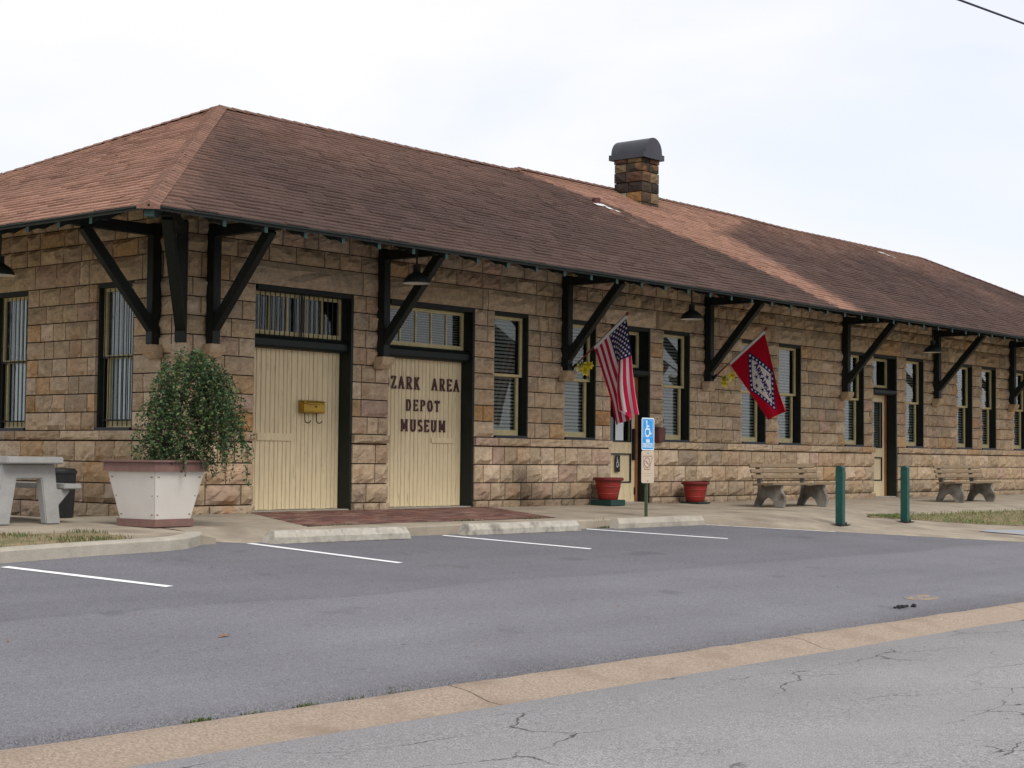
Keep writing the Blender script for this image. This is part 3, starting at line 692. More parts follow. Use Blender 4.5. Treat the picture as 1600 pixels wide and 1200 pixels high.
def freight_door(a, b, kind):
    zd, zt = 2.15, ZL; yd = .22
    m = MB(); WF.box(m, a-.004, a+.035, -.06, -.33, 0.0, zt); WF.box(m, b-.035, b+.004, -.002, -.33, 0.0, zt); WF.box(m, a+.035, b-.035, -.005, -.33, zt-.06, zt+.004)
    f = m.build('freight_door', M['trim'], DEP)
    f['label'] = 'double-width cream plank door carrying the mailbox' if kind == 'freight' else 'cream plank door with brown raised lettering'
    # rounded transom beam
    m = MB(); prof = [(-.33, zd), (-.09, zd), (-.06, zd+.03), (-.06, zd+.11), (-.10, zd+.155), (-.16, zd+.175), (-.33, zd+.175)]
    m.prism([(-o, z) for o, z in prof], 0, a+.036, b-.036); m.build('transom_beam', M['trim'], f, fix=True)
    # planks
    n = 21; a2, b2 = a+.036, b-.036; gap = [9] if kind == 'freight' else [8]
    ws = [random.choice((.8, 1, 1, 1.25)) for _ in range(n)]; tot = sum(ws); u = a2
    for k in range(n):
        w_ = (b2-a2)*ws[k]/tot; g = .007 if k not in gap else .012; m = MB(); c = .005
        y0 = yd+random.uniform(-.002, .002); x0, x1 = u+g/2, u+w_-g/2; z0 = .02+random.uniform(0, .006); z1 = zd-.004
        vs_ = [(x0, yd+.03, z0), (x0, y0+c, z0), (x0+c, y0, z0), (x1-c, y0, z0), (x1, y0+c, z0), (x1, yd+.03, z0)]
        vs_ += [(x, y, z1) for x, y, z in vs_]
        m.add(vs_, [(i, i+1, i+7, i+6) for i in range(5)]+[(5, 4, 3, 2, 1, 0)])
        m.build('plank', M['cream'], f); u += w_
    box('rail', (a2, yd+.031, .03), (b2, yd+.07, zd-.01), M['core'], f)
    if kind == 'freight': box('cover_board', (lerp(a2, b2, .12), yd-.02, .93), (lerp(a2, b2, .48), yd-.004, 1.03), M['cream'], f, bevel=.004)
    else: box('cover_board', (lerp(a2, b2, .62), yd-.02, .94), (lerp(a2, b2, .9), yd-.004, 1.02), M['cream'], f, bevel=.004)
    # transom light
    z0, z1 = zd+.18, zt-.062; m = MB(); y0, y1 = yd-.03, yd+.012
    m.box((a2, y0, z0), (a2+.05, y1, z1)); m.box((b2-.05, y0, z0), (b2, y1, z1)); m.box((a2+.05, y0+.001, z0), (b2-.05, y1, z0+.055)); m.box((a2+.05, y0+.001, z1-.045), (b2-.05, y1, z1))
    s_ = m.build('transom_sash', M['sash'], f); 
    for k in range(1, 5):
        u = lerp(a2+.05, b2-.05, k/5); box('glazing_bar', (u-.011, y0+.004, z0+.055), (u+.011, y1-.004, z1-.045), M['sash'], f)
    for k in range(5):
        u0 = lerp(a2+.05, b2-.05, k/5)+.011; u1 = lerp(a2+.05, b2-.05, (k+1)/5)-.011
        box('pane', (u0, yd-.012, z0+.056), (u1, yd-.007, z1-.046), M['glass'], f)
    if kind == 'freight':
        for k in range(19):
            u = lerp(a2+.02, b2-.02, (k+.5)/19); m = MB(); m.tube([(u, .13, z0-.02), (u, .13, z1)], .007, 6); m.build('bar', M['black'], f)
        box('bar', ((a2+b2)/2+.02, .112, z0-.05), ((a2+b2)/2+.045, .128, z1), M['black'], f)
    else:
        m = MB(); z = z0+.06
        while z < z1-.05:
            m.add([(a2+.03, yd+.05, z), (b2-.03, yd+.05, z), (b2-.03, yd+.07, z+.018), (a2+.03, yd+.07, z+.018)], [(0, 1, 2, 3)]); z += .036
        m.build('blind', M['blind'], f)
        def text(s, x0, x1, z, h):
            ws_ = [letter_strokes(c)[0] for c in s]; k = (x1-x0)/sum(ws_); x = x0
            for c, w_ in zip(s, ws_):
                if c != ' ': door_letter(c, x+(w_*k-w_*h*.92)/2, z, h, yd-.012, f)
                x += w_*k
        text('OZARK', 3.73, 4.52, 1.715, .165); text('AREA', 4.73, 5.37, 1.715, .165)
        text('DEPOT', 4.19, 4.95, 1.405, .15); text('MUSEUM', 4.09, 5.085, 1.108, .16)
    m = MB(); m.box((a+.036, .0, -.04), (b-.036, .33, .018)); m.build('threshold', M['kerbc'], f)

def person_door(a, b, kind):
    zd, zt = 2.13, ZL; yd = .24
    m = MB(); WF.box(m, a-.004, a+.035, -.06, -.33, 0.0, zt); WF.box(m, b-.035, b+.004, -.002, -.33, 0.0, zt); WF.box(m, a+.035, b-.035, -.005, -.33, zt-.06, zt+.004)
    f = m.build('door', M['trim'], DEP)
    m = MB(); prof = [(-.33, zd), (-.03, zd), (.0, zd+.03), (.0, zd+.09), (-.05, zd+.125), (-.12, zd+.145), (-.33, zd+.145)]
    m.prism([(-o, z) for o, z in prof], 0, a+.036, b-.036); m.build('transom_beam', M['trim'], f, fix=True)
    a2, b2 = a+.036, b-.036
    box('casing', (b2-.06, yd-.02, 0.02), (b2, yd+.02, zd), M['wood_o'], f)
    b3 = b2-.062; a3 = a2+.03; st = .13
    m = MB(); y0, y1 = yd, yd+.045
    m.box((a3, y0, .02), (a3+st, y1, zd-.005)); m.box((b3-st, y0, .02), (b3, y1, zd-.005))
    for z0, z1 in ((.02, .34), (.83, 1.02), (zd-.15, zd-.005)): m.box((a3+st, y0+.001, z0), (b3-st, y1, z1))
    m.build('door_leaf', M['cream'], f)
    box('panel', (a3+st, yd+.02, .34), (b3-st, yd+.035, .83), M['cream'], f)
    m = MB(); t = .022
    def ring(x0, x1, z0, z1):
        m.box((x0-t, yd-.012, z0-t), (x0, yd+.012, z1+t)); m.box((x1, yd-.012, z0-t), (x1+t, yd+.012, z1+t)); m.box((x0, yd-.011, z0-t), (x1, yd+.011, z0)); m.box((x0, yd-.011, z1), (x1, yd+.011, z1+t))
    ring(a3+st, b3-st, .36, .81); ring(a3+st, b3-st, 1.045, zd-.17)
    m.build('moulding', M['navy'], f)
    box('pane', (a3+st, yd+.015, 1.02), (b3-st, yd+.021, zd-.15), M['glass'], f)
    z0, z1 = zd+.15, zt-.062; m = MB()
    m.box((a2, yd-.03, z0), (a2+.055, yd+.01, z1)); m.box((b2-.055, yd-.03, z0), (b2, yd+.01, z1)); m.box((a2+.055, yd-.029, z0), (b2-.055, yd+.01, z0+.055)); m.box((a2+.055, yd-.029, z1-.05), (b2-.055, yd+.01, z1))
    m.build('transom_sash', M['sash'], f); box('pane', (a2+.055, yd-.012, z0+.055), (b2-.055, yd-.007, z1-.05), M['glass'], f)
    m = MB(); z = 1.03 if kind == 'door2' else z0+.06
    zz = zd-.16 if kind == 'door2' else z1-.05
    while z < zz:
        m.add([(a3+st, yd+.05, z), (b3-st, yd+.05, z), (b3-st, yd+.07, z+.018), (a3+st, yd+.07, z+.018)], [(0, 1, 2, 3)]); z += .036
    m.build('blind', M['blind'], f)
    if kind == 'door':
        box('notice', (9.28, yd-.006, 1.05), (9.5, yd+.0, 1.55), M['paper'], f)
        c = MB(); nx, nzz = 14, 24; x0, x1, zz0, zz1 = 9.27, 9.40, .52, .80
        SYM = wheelchair()
        paint(c, lambda u, v: (lerp(x0, x1, u), yd-.016, lerp(zz0, zz1, v)), 26, 52, lambda u, v: (.5, .5, .48) if hit(SYM, u*1.0/.8-.12, (v-.28)/.62, .06) else (.008, .008, .01))
        c.build('access_sticker', M['print'], f)
        box('push_bar', (b3-.09, yd-.05, .72), (b3-.03, yd-.002, 1.25), M['black'], f, bevel=.008)
        box('hinge', (b3-.02, yd-.02, .14), (b3+.005, yd-.001, .26), M['black'], f)
        box('hinge', (b3-.02, yd-.02, 1.5), (b3+.005, yd-.001, 1.62), M['black'], f)
        f['label'] = 'cream front door with papers taped in its glass'
    m = MB(); m.box((a+.036, .0, -.04), (b-.036, .33, .018)); m.build('threshold', M['kerbc'], f)

# ---- printed surfaces (flat print on real sheets)
def seg_d(px, py, a, b):
    ax, ay = a; bx, by = b; dx, dy = bx-ax, by-ay; L2 = dx*dx+dy*dy
    t = 0 if L2 == 0 else max(0, min(1, ((px-ax)*dx+(py-ay)*dy)/L2)); return math.hypot(px-ax-t*dx, py-ay-t*dy)
def hit(lines, u, v, t):
    for ln in lines:
        for p, q in zip(ln, ln[1:]):
            if seg_d(u, v, p, q) < t: return True
    return False
def text_lines(s, x0, x1, y0, y1):
    ws_ = [letter_strokes(c)[0] for c in s]; k = (x1-x0)/sum(ws_); x = x0; out = []
    for c, w_ in zip(s, ws_):
        for ln in letter_strokes(c)[1]: out.append([(x+p[0]*k*.92, lerp(y0, y1, p[1])) for p in ln])
        x += w_*k
    return out
def wheelchair():
    A = lambda cx, cy, r, a0, a1, n=12: [(cx+r*math.cos(R(lerp(a0, a1, i/n))), cy+r*math.sin(R(lerp(a0, a1, i/n)))) for i in range(n+1)]
    return [A(.36, .93, .03, 0, 360), [(.37, .84), (.40, .48), (.68, .48), (.80, .18), (.90, .20)], [(.39, .66), (.62, .66)], A(.45, .28, .26, 110, 375, 18)]
def paint(m, pos, nu, nv, colf):
    base = len(m.v)
    for j in range(nv+1):
        for i in range(nu+1):
            u, v = i/nu, j/nv; m.v.append(pos(u, v)); m.c.append(colf(u, v))
    m.f += [(base+j*(nu+1)+i, base+j*(nu+1)+i+1, base+(j+1)*(nu+1)+i+1, base+(j+1)*(nu+1)+i) for j in range(nv) for i in range(nu)]

for k, a, b in OPEN_F:
    if k == 'win': window(WF, a, b, 'win')
    elif k in ('freight', 'sign'): freight_door(a, b, k)
    else: person_door(a, b, k)
for k, a, b in OPEN_L: window(WL, a, b, 'bar')

# ------------------------------------------------------------------ roof
OV = 2.25; HW = 5.2; ZE, ZR = 3.358, 5.94; TAN = (ZR-ZE)/HW
XA, XB = 2.95, 25.93; XE = XB+HW                # ridge ends, right eave
def raise_(x): return .115*sm(9.75, 10.15, x)*(1-sm(17.1, 19.8, x)) + .02*nz(x*.3, 7)*sm(3, 5, x)*(1-sm(23, 25.5, x))
def clean_front(x, y):
    """0 = dark algae-stained, 1 = shingle colour where metal run-off keeps it clean"""
    t = (y+2.25)/5.2                                       # 0 eave .. 1 ridge
    n = .5*nz(x*.35, y*.5, 2)+.3*nz(x*1.4, y*.9, 5)
    c = .10+.30*sm(.55, 1.0, t+.12*n)*(1-.5*sm(3, 9, x)*(1-sm(9, 11, x)))
    left = lerp(12.3, 11.0, sm(.1, .95, t)) if t < .75 else lerp(11.2, 9.6, (t-.75)/.25)
    right = lerp(13.25, 14.9, t) if t < .7 else lerp(14.4, 18, (t-.7)/.3)
    soft = lerp(.35, .8, t)
    c = max(c, .95*sm(left-soft*.5, left+soft*.5, x+.3*n)*(1-sm(right-soft, right+soft, x+.3*n)))
    v = .7*max(0, 1-abs(x-10.66+.03*(y-1.6))/.22)*sm(.2, 1.0, y)*(1-sm(1.55, 1.7, y)); c = max(c, v)
    v = .8*max(0, 1-abs(x-22.95)/.35)*sm(1.2, 2.2, y)*(1-sm(2.5, 2.8, y)); c = max(c, v)
    c += .25*max(0, n)*sm(20, 26, x)
    c = max(c, .40*sm(1.0, .0, x-(t*5.2-2.25)))*1.0
    return max(0, min(1, c+.18*n))
C_CLEAN, C_DARK = (.275, .152, .108), (.055, .036, .032)
def build_roof():
    root = None
    ROOF = MB()
    slope = math.hypot(HW, ZR-ZE); ex = .142; n = int(slope/ex)
    # local plane coords -> world; h = horizontal distance from eave
    def face(kind):
        m = MB()
        for k in range(n+4):
            h0 = k*ex*HW/slope; h1 = h0+ex*HW/slope*1.02
            if kind in ('front', 'back'):
                xa, xb = -OV+h0, XE-h0
            else: xa, xb = -OV+h0, -OV+2*HW-h0
            if h0 >= HW:
                if kind != 'front': break
                xa, xb = 9.6, 19.9
            u = xa - random.uniform(0, .33)
            while u < xb:
                w_ = .333; a = max(u, xa); b = min(u+w_, xb); u += w_
                if b-a < .01: continue
                mid = (a+b)/2
                hr = HW + (raise_(mid)/TAN if kind == 'front' else 0)
                if h0 > hr: continue
                hh = min(h1, hr+.01)
                # clip the upper edge to the hips
                if kind in ('front', 'back'): la, lb = max(a, -OV+min(hh, HW)), min(b, XE-min(hh, HW))
                else: la, lb = max(a, -OV+hh), min(b, -OV+2*HW-hh)
                if lb < la: la = lb = (a+b)/2
                lift = .017+random.uniform(-.005, .006); sag = .02*nz(mid*.25, h0*.3, 11)+.006*nz(mid*1.1, h0, 3)
                cf = C_DARK
                if kind == 'front': cl = clean_front(mid, -OV+h0)
                elif kind == 'left': cl = .92+.3*nz(mid*.5, h0*.8, 20)+.15*nz(mid*2, h0*1.4, 8)
                else: cl = .4
                c = mixc(C_DARK, C_CLEAN, max(0, min(1, cl))); kk = random.uniform(.88, 1.12); c = tuple(q*kk for q in c)
                def Pt(uu, h, l):
                    z = ZE+h*TAN+l+sag*sm(0, .6, h)
                    return {'front': (uu, -OV+h, z), 'back': (uu, -OV+2*HW-h, z), 'left': (-OV+h, uu, z), 'right': (XE-h, uu, z)}[kind]
                p = [Pt(a, h0, lift-.016), Pt(b, h0, lift-.016), Pt(a, h0, lift), Pt(b, h0, lift), Pt(la, hh, .002), Pt(lb, hh, .002)]
                fs = [(0, 1, 3, 2), (2, 3, 5, 4)]
                if kind in ('back', 'left'): fs = [f[::-1] for f in fs]
                m.add(p, fs, c)
        return m
    # deck under the shingles is the roof part
    m = MB(); t = .035
    def deck(z):
        return [(-OV+.02, -OV+.02, ZE+z), (XE-.02, -OV+.02, ZE+z), (XE-.02, -OV+2*HW-.02, ZE+z), (-OV+.02, -OV+2*HW-.02, ZE+z), (XA, XA, ZR+z), (XB, XA, ZR+z)]
    d1, d2 = deck(-.016), deck(-.016-t)
    F_ = [(0, 1, 5, 4), (1, 2, 5), (2, 3, 4, 5), (3, 0, 4)]
    m.add(d1+d2, F_+[tuple(i+6 for i in f[::-1]) for f in F_]+[(0, 6, 7, 1), (1, 7, 8, 2), (2, 8, 9, 3), (3, 9, 6, 0)])
    roof = m.build('roof', M['sheath'], DEP)
    for k in ('front', 'left', 'back', 'right'):
        o = face(k).build('shingle_field', M['shingle'], roof); o['kind'] = 'stuff'
    # fascia-thin drip edge
    m = MB(); e = .004
    m.box((-OV-.005, -OV-.012, ZE-.022), (XE, -OV+.012, ZE-.003)); m.box((-OV-.012, -OV+.013, ZE-.021), (-OV+.012, -OV+2*HW, ZE-.004)); m.build('drip_edge', M['trim'], roof)
    # hip and ridge caps
    m = MB()
    def caps(a, b, da, db, col, step=.15, wd=.15):
        a = Vector(a); b = Vector(b); L_ = (b-a).length; k = int(L_/step); d = (b-a).normalized()
        da = Vector(da).normalized(); db = Vector(db).normalized()
        for i in range(k+1):
            p = a+d*(i*step); q = a+d*min(L_, i*step+step*1.1); kk = random.uniform(.85, 1.12); c = tuple(v*kk for v in (col(p.x, p.y) if callable(col) else col)); up = Vector((0, 0, 1))
            l0, l1 = .036, .026
            vs_ = [p+da*wd+up*(l0-.008), p+up*l0, p+db*wd+up*(l0-.008), q+da*wd+up*(l1-.008), q+up*l1, q+db*wd+up*(l1-.008), p+da*wd-up*.01, p+db*wd-up*.01]
            m.add(vs_, [(0, 1, 4, 3), (1, 2, 5, 4), (6, 1, 0), (7, 2, 1), (6, 7, 1)], c)
    sl = Vector((0, -1, -TAN)); slb = Vector((0, 1, -TAN)); sll = Vector((-1, 0, -TAN)); slr = Vector((1, 0, -TAN))
    ccl = mixc(C_DARK, C_CLEAN, .62)
    def inplane(s_, other): return s_
    caps((-OV, -OV, ZE), (XA, XA, ZR), Vector((-.72, .72, 0))+Vector((0, 0, TAN*(-.72))) , Vector((.72, -.72, 0))+Vector((0, 0, -TAN*.72)), ccl, wd=.13)
    caps((-OV, -OV+2*HW, ZE), (XA, XA, ZR), Vector((-.72, -.72, -TAN*.72)), Vector((.72, .72, -TAN*.72)), ccl)
    caps((XE, -OV, ZE), (XB, XA, ZR), Vector((-.72, -.72, -TAN*.72)), Vector((.72, .72, -TAN*.72)), mixc(C_DARK, C_CLEAN, .35))
    prev = None
    for i in range(93):
        x = lerp(XA, XB, i/92); r = raise_(x); p = Vector((x, XA+max(r, 0)/TAN, ZR+r))
        if prev:
            caps(prev, p, sl, slb, mixc(C_DARK, C_CLEAN, .45), step=.25, wd=.13)
            q0 = Vector((prev.x, XA+1.1, ZR-1.1*TAN+.01)); q1 = Vector((p.x, XA+1.1, ZR-1.1*TAN+.01))
            m.add([prev, p, q1, q0], [(0, 1, 2, 3)], mixc(C_DARK, C_CLEAN, .4))
        prev = p
    m.build('ridge_cap', M['shingle'], roof)
    # rafters with shaped tails
    z_at = lambda h: ZE-.042+h*TAN
    prof = []
    dep = .13
    prof = [(0.03, z_at(.03)), (2.3, z_at(2.3)), (2.3, z_at(2.3)-dep), (.32, z_at(.32)-dep), (.24, z_at(.24)-dep*1.05), (.17, z_at(.17)-dep*.75), (.09, z_at(.09)-dep*.68), (.03, z_at(.03)-dep*.72)]
    def rafter_mesh(L_):
        m = MB(); pr = prof if L_ >= 2.3 else [(min(h, L_), z if h <= L_ else (z_at(L_)-(dep if k_ == 2 else 0))) for k_, (h, z) in enumerate(prof)]
        m.prism(pr, 0, -.025, .025); me = m.mesh('rafter', M['trim'], fix=True); me.materials.append(M['tail'])
        for p_ in me.polygons:
            if p_.normal.y < -.6: p_.material_index = 1  # outward end faces get the paler green, their light put into the colour
        return me
    rms = {}
    def rm(L_):
        L_ = round(min(2.3, L_), 2)
        if L_ not in rms: rms[L_] = rafter_mesh(L_)
        return rms[L_]
    # rafters run in local (y = distance in from the eave)
    x = .003-1.2
    while x < XE-.8:
        o = link('rafter', rm(min(x+OV-.12, XE-x-.12)), roof, (x, -OV, 0)); x += .6
    y = -1.2
    while y < YB+1.2:
        o = link('rafter', rm(min(y+OV-.12, -OV+2*HW-y-.12)), roof, (-OV, y, 0)); o.rotation_euler = (0, 0, -PI/2); y += .6
    # hip rafter under the near corner
    m = MB(); m.prism([(h*1.414, z) for h, z in ((.03, z_at(.03)-.02), (2.3, z_at(2.3)-.02), (2.3, z_at(2.3)-.2), (.3, z_at(.3)-.2), (.03, z_at(.03)-.1))], 0, -.05, .05)
    o = m.build('hip_rafter', M['tail'], roof, fix=True); o.location = (-OV, -OV, 0); o.rotation_euler = (0, 0, -PI/4)
    m = MB(); m.prism([(h*1.414, z) for h, z in ((.03, z_at(.03)-.02), (2.3, z_at(2.3)-.02), (2.3, z_at(2.3)-.2), (.3, z_at(.3)-.2), (.03, z_at(.03)-.1))], 0, -.05, .05)
    # eave beams on the brackets
    m = MB(); m.box((-1.14, -1.14, 3.60), (XR+1.1, -1.0, 3.72)); m.box((-1.14, -.99, 3.601), (-1.0, YB+1.0, 3.719)); m.build('eave_beam', M['trim'], roof)
    # vents
    for x, y, big in ((10.62, 1.70, 1), (22.95, 2.62, 0)):
        z = ZE+(y+OV)*TAN
        if big:
            m = MB(); m.tube([(x, y, z-.05), (x, y, z+.10)], .075, 12); m.build('vent_pipe', M['redmetal'], roof, smooth=40)
        m = MB(); w = .17 if big else .3
        for (dx, dy, q) in ((-.14, -.16, .11), (.05, -.26, .09), (.16, -.36, .05), (.02, -.12, .12)):
            m.add([(x+dx-q, y+dy-.05, z+(dy-.05)*TAN+.035), (x+dx+q, y+dy-.05, z+(dy-.05)*TAN+.033), (x+dx+q*.8, y+dy+.05, z+(dy+.05)*TAN+.034), (x+dx-q*.9, y+dy+.05, z+(dy+.05)*TAN+.036)], [(0, 1, 2, 3)])
        m.build('vent_flashing', M['flashing'] if big else M['stopc'], roof)
    return roof
ROOF = build_roof()

# brackets
def bracket(W, u, zfoot=2.13, diag=False):
    m = MB(); hw = .066
    m.prism([(0,0),(1,0),(1,1),(0,1)], 0, 0, 0) if False else None
    P = W.P
    p = MB(); W.box(p, u-hw, u+hw, .035, .165, zfoot, 3.62)
    b = p.build('bracket', M['trim'], DEP, bevel=.008)
    p = MB(); W.box(p, u-.058, u+.058, .166, 1.30, 3.465, 3.598); p.build('arm', M['trim'], b, bevel=.006)
    p = MB(); p.bar(P(u, .12, zfoot+.20), P(u, 1.16, 3.47), .112, .125, up=(0, 0, 1)); p.build('brace', M['trim'], b, bevel=.006)
    p = MB()
    pr = [(.03, zfoot-.17), (.11, zfoot-.17), (.20, zfoot-.09), (.22, zfoot-.003), (.03, zfoot-.003)]
    n = len(pr); vs_ = [P(u-.125, o, z) for o, z in pr]+[P(u+.125, o, z) for o, z in pr]
    p.add(vs_, [tuple(range(n)), tuple(range(2*n-1, n-1, -1))]+[(i, i+n, (i+1) % n+n, (i+1) % n) for i in range(n)], stone_col()); p.build('corbel', M['stone'], b, fix=True, bevel=.012)
for u, zf in ((.41, 2.12), (3.43, 2.12), (7.54, 2.12), (11.58, 2.12), (16.5, 2.12), (20.53, 2.12), (24.48, 2.12), (28.4, 2.12)): bracket(WF, u, zf)
for u in (.44, 5.46): bracket(WL, u, 2.10)
def corner_bracket():
    d = Vector((-1, -1, 0)).normalized(); s_ = Vector((1, -1, 0)).normalized()
    m = MB(); 
    m.bar(d*.1+Vector((0, 0, 2.11)), d*.1+Vector((0, 0, 3.62)), .135, .135, up=(1, 1, 0)); b = m.build('bracket', M['trim'], DEP, bevel=.008)
    m = MB(); m.bar(d*.19+Vector((0, 0, 3.51)), d*1.8+Vector((0, 0, 3.51)), .12, .14); m.build('arm', M['trim'], b, bevel=.006)
    m = MB(); m.bar(d*.13+Vector((0, 0, 2.30)), d*1.62+Vector((0, 0, 3.46)), .125, .135); m.build('brace', M['trim'], b, bevel=.006)
    m = MB(); m.bar(d*.09+Vector((0, 0, 1.93)), d*.09+Vector((0, 0, 2.105)), .22, .22, up=(1, 1, 0), col=stone_col()); m.build('corbel', M['stone'], b, bevel=.02)
corner_bracket()

# chimney
def chimney():
    x0, x1, y0, y1 = 12.98, 13.55, 2.41, 3.06; zt = 6.62
    c = box('chimney', (x0+.03, y0+.03, 5.2), (x1-.03, y1-.03, zt), M['mortar'], DEP)
    pal = [(.07, .045, .03), (.10, .06, .035), (.05, .038, .026), (.035, .026, .02), (.15, .11, .06), (.085, .045, .03)]
    special = {(1, 1): (.30, .36, .27), (2, 0): (.34, .19, .07), (0, 1): (.30, .32, .20), (0, 0): (.33, .36, .24)}
    z = 5.58; r = 0
    zs = [5.30, 5.50, 5.72, 5.93, 6.13, 6.33, 6.50, 6.62]
    for r, (za, zb) in enumerate(zip(zs, zs[1:])):
        for side in range(4):
            a, b = (x0, x1) if side in (0, 2) else (y0, y1)
            k = lerp(a, b, random.uniform(.38, .62))
            for i, (u0, u1) in enumerate(((a, k), (k, b))):
                m = MB(); g = .008; u0 += g; u1 -= g; col = random.choice(pal)
                if side == 3 and r == 2 and i == 1: col = (.20, .25, .19)
                if side == 3 and r == 1 and i == 0: col = (.21, .24, .14)
                if side == 3 and r == 2 and i == 0: col = (.22, .12, .045)
                if side == 0 and r in (2, 4) and i == 1: col = (.17, .125, .07)
                o = random.uniform(.0, .022); n = 3; vs_ = []
                for jv in range(n+1):
                    for iu in range(n+1):
                        e = iu in (0, n) or jv in (0, n); d = (o+.016+random.uniform(-.01, .012)) if not e else o
                        u = lerp(u0, u1, iu/n); zz = lerp(za+g, zb-g, jv/n)
                        vs_.append({0: (u, y0-d, zz), 2: (u, y1+d, zz), 1: (x1+d, u, zz), 3: (x0-d, u, zz)}[side])
                fs = [(jv*(n+1)+iu, jv*(n+1)+iu+1, (jv+1)*(n+1)+iu+1, (jv+1)*(n+1)+iu) for jv in range(n) for iu in range(n)]
                ring = [0, 1, 2, 3, 7, 11, 15, 14, 13, 12, 8, 4]; n0 = len(vs_)
                for q in ring:
                    v = vs_[q]; vs_.append({0: (v[0], y0+.05, v[2]), 2: (v[0], y1-.05, v[2]), 1: (x1-.05, v[1], v[2]), 3: (x0+.05, v[1], v[2])}[side])
                fs += [(ring[i_], n0+i_, n0+(i_+1) % 12, ring[(i_+1) % 12]) for i_ in range(12)]
                m.add(vs_, fs, col); m.build('stone', M['stone'], c, fix=True)
    X0, X1, Y0, Y1 = 12.93, 13.63, 2.33, 3.17; cx = (X0+X1)/2
    m = MB(); rr = .27
    prof = [(X0-.0, zt-.03), (X0, zt+.075), (cx-rr, zt+.08)]+[(cx-rr*math.cos(PI*k/14), zt+.10+.285*math.sin(PI*k/14)) for k in range(15)]+[(cx+rr, zt+.08), (X1, zt+.075), (X1, zt-.03)]
    m.prism(prof, 1, Y0, Y1); m.build('chimney_hood', M['capm'], c, smooth=30, fix=True)
    m = MB(); m.add([(x0-.02, y0-.12, ZE+(y0-.12+OV)*TAN+.03), (x1+.12, y0-.16, ZE+(y0-.16+OV)*TAN+.034), (x1+.16, y0-.22, ZE+(y0-.22+OV)*TAN+.04), (x0+.05, y0-.15, ZE+(y0-.15+OV)*TAN+.036)], [(0, 1, 2, 3)]); m.build('flashing', M['tar'], c)
chimney()

# wall fittings of the depot
def fittings():
    m = MB(); x = 10.08; 
    e = 0
    for ln in text_lines('191', 10.05, 10.26, 1.36, 1.43):
        for p, q in zip(ln, ln[1:]): e += .0003; m.bar((p[0], -.06-e, p[1]), (q[0], -.06-e, q[1]), .014, .012, up=(0, 1, 0))
    m.build('house_number', M['letter'], DEP)
    m = MB(); m.prism([(9.97, 1.28), (10.19, 1.28), (10.17, 1.06), (10.11, 1.02), (10.0, 1.02), (9.98, 1.06)], 1, -.16, -.03); m.build('wall_box', M['basket'], DEP, fix=True, bevel=.012)
fittings()

# ------------------------------------------------------------------ hanging lamps
def lamp(loc, top):
    r = empty('hanging_lamp', loc); h = top-loc[2]
    m = MB(); m.tube([(0, 0, .2), (0, 0, h)], .012, 8); m.build('stem', M['lampo'], r)
    m = MB(); m.lathe([(.035, .24), (.05, .235), (.05, .15), (.065, .13)], 20, capb=True); m.build('socket', M['lampo'], r, smooth=40)
    m = MB(); m.lathe([(.06, .135), (.10, .115), (.15, .075), (.175, .03), (.18, .0), (.186, -.004)], 28, capb=False); m.build('shade', M['lampo'], r, smooth=40)
    m = MB(); m.lathe([(.185, -.006), (.172, .005), (.165, .028), (.14, .068), (.09, .105), (.0, .12)], 28, capb=False); m.build('reflector', M['lampi'], r, smooth=40)
    m = MB(); m.lathe([(0.001, -.0), (.025, .01), (.035, .04), (.022, .08), (.018, .11)], 14, capb=False); m.build('bulb', M['paper'], r, smooth=True)
    return r
for loc, lab in (((2.93, -1.2, 3.04), 'dark cone lamp hanging by the bracket between the two plank doors'), ((9.40, -1.2, 3.02), 'dark cone lamp hanging between the two flags'),
                 ((18.05, -1.2, 2.96), 'small dark cone lamp far along the eave, above the second bench'), ((-1.2, 2.14, 2.985), 'dark cone lamp hanging under the end eave, cut by the picture edge')):
    tag(lamp(loc, 3.80), lab, 'lamp', 'lamps hanging under the eaves')

# ------------------------------------------------------------------ flags
def star_pts(cx, cy, r, rot=90): return [(cx+(r if k % 2 == 0 else r*.4)*math.cos(R(rot+36*k)), cy+(r if k % 2 == 0 else r*.4)*math.sin(R(rot+36*k))) for k in range(10)]
def in_poly(px, py, poly):
    c = False; j = len(poly)-1
    for i in range(len(poly)):
        xi, yi = poly[i]; xj, yj = poly[j]
        if (yi > py) != (yj > py) and px < (xj-xi)*(py-yi)/(yj-yi)+xi: c = not c
        j = i
    return c
RED, WHITE, BLUE = (.46, .01, .055), (.66, .60, .60), (.018, .02, .085)
def us_col(u, v):        # u across hoist (0 lower end .. 1 upper end), v along fly
    if u > 6/13 and v < .4:
        a = (u-6/13)/(7/13); b = v/.4
        i = a*10; j = b*12; ri, rj = round(i), round(j)
        if 1 <= ri <= 9 and 1 <= rj <= 11 and (ri+rj) % 2 == 0 and math.hypot((i-ri)*.78, (j-rj)) < .36: return WHITE
        return BLUE
    return RED if int(u*13) % 2 == 0 else WHITE
AR_T = None
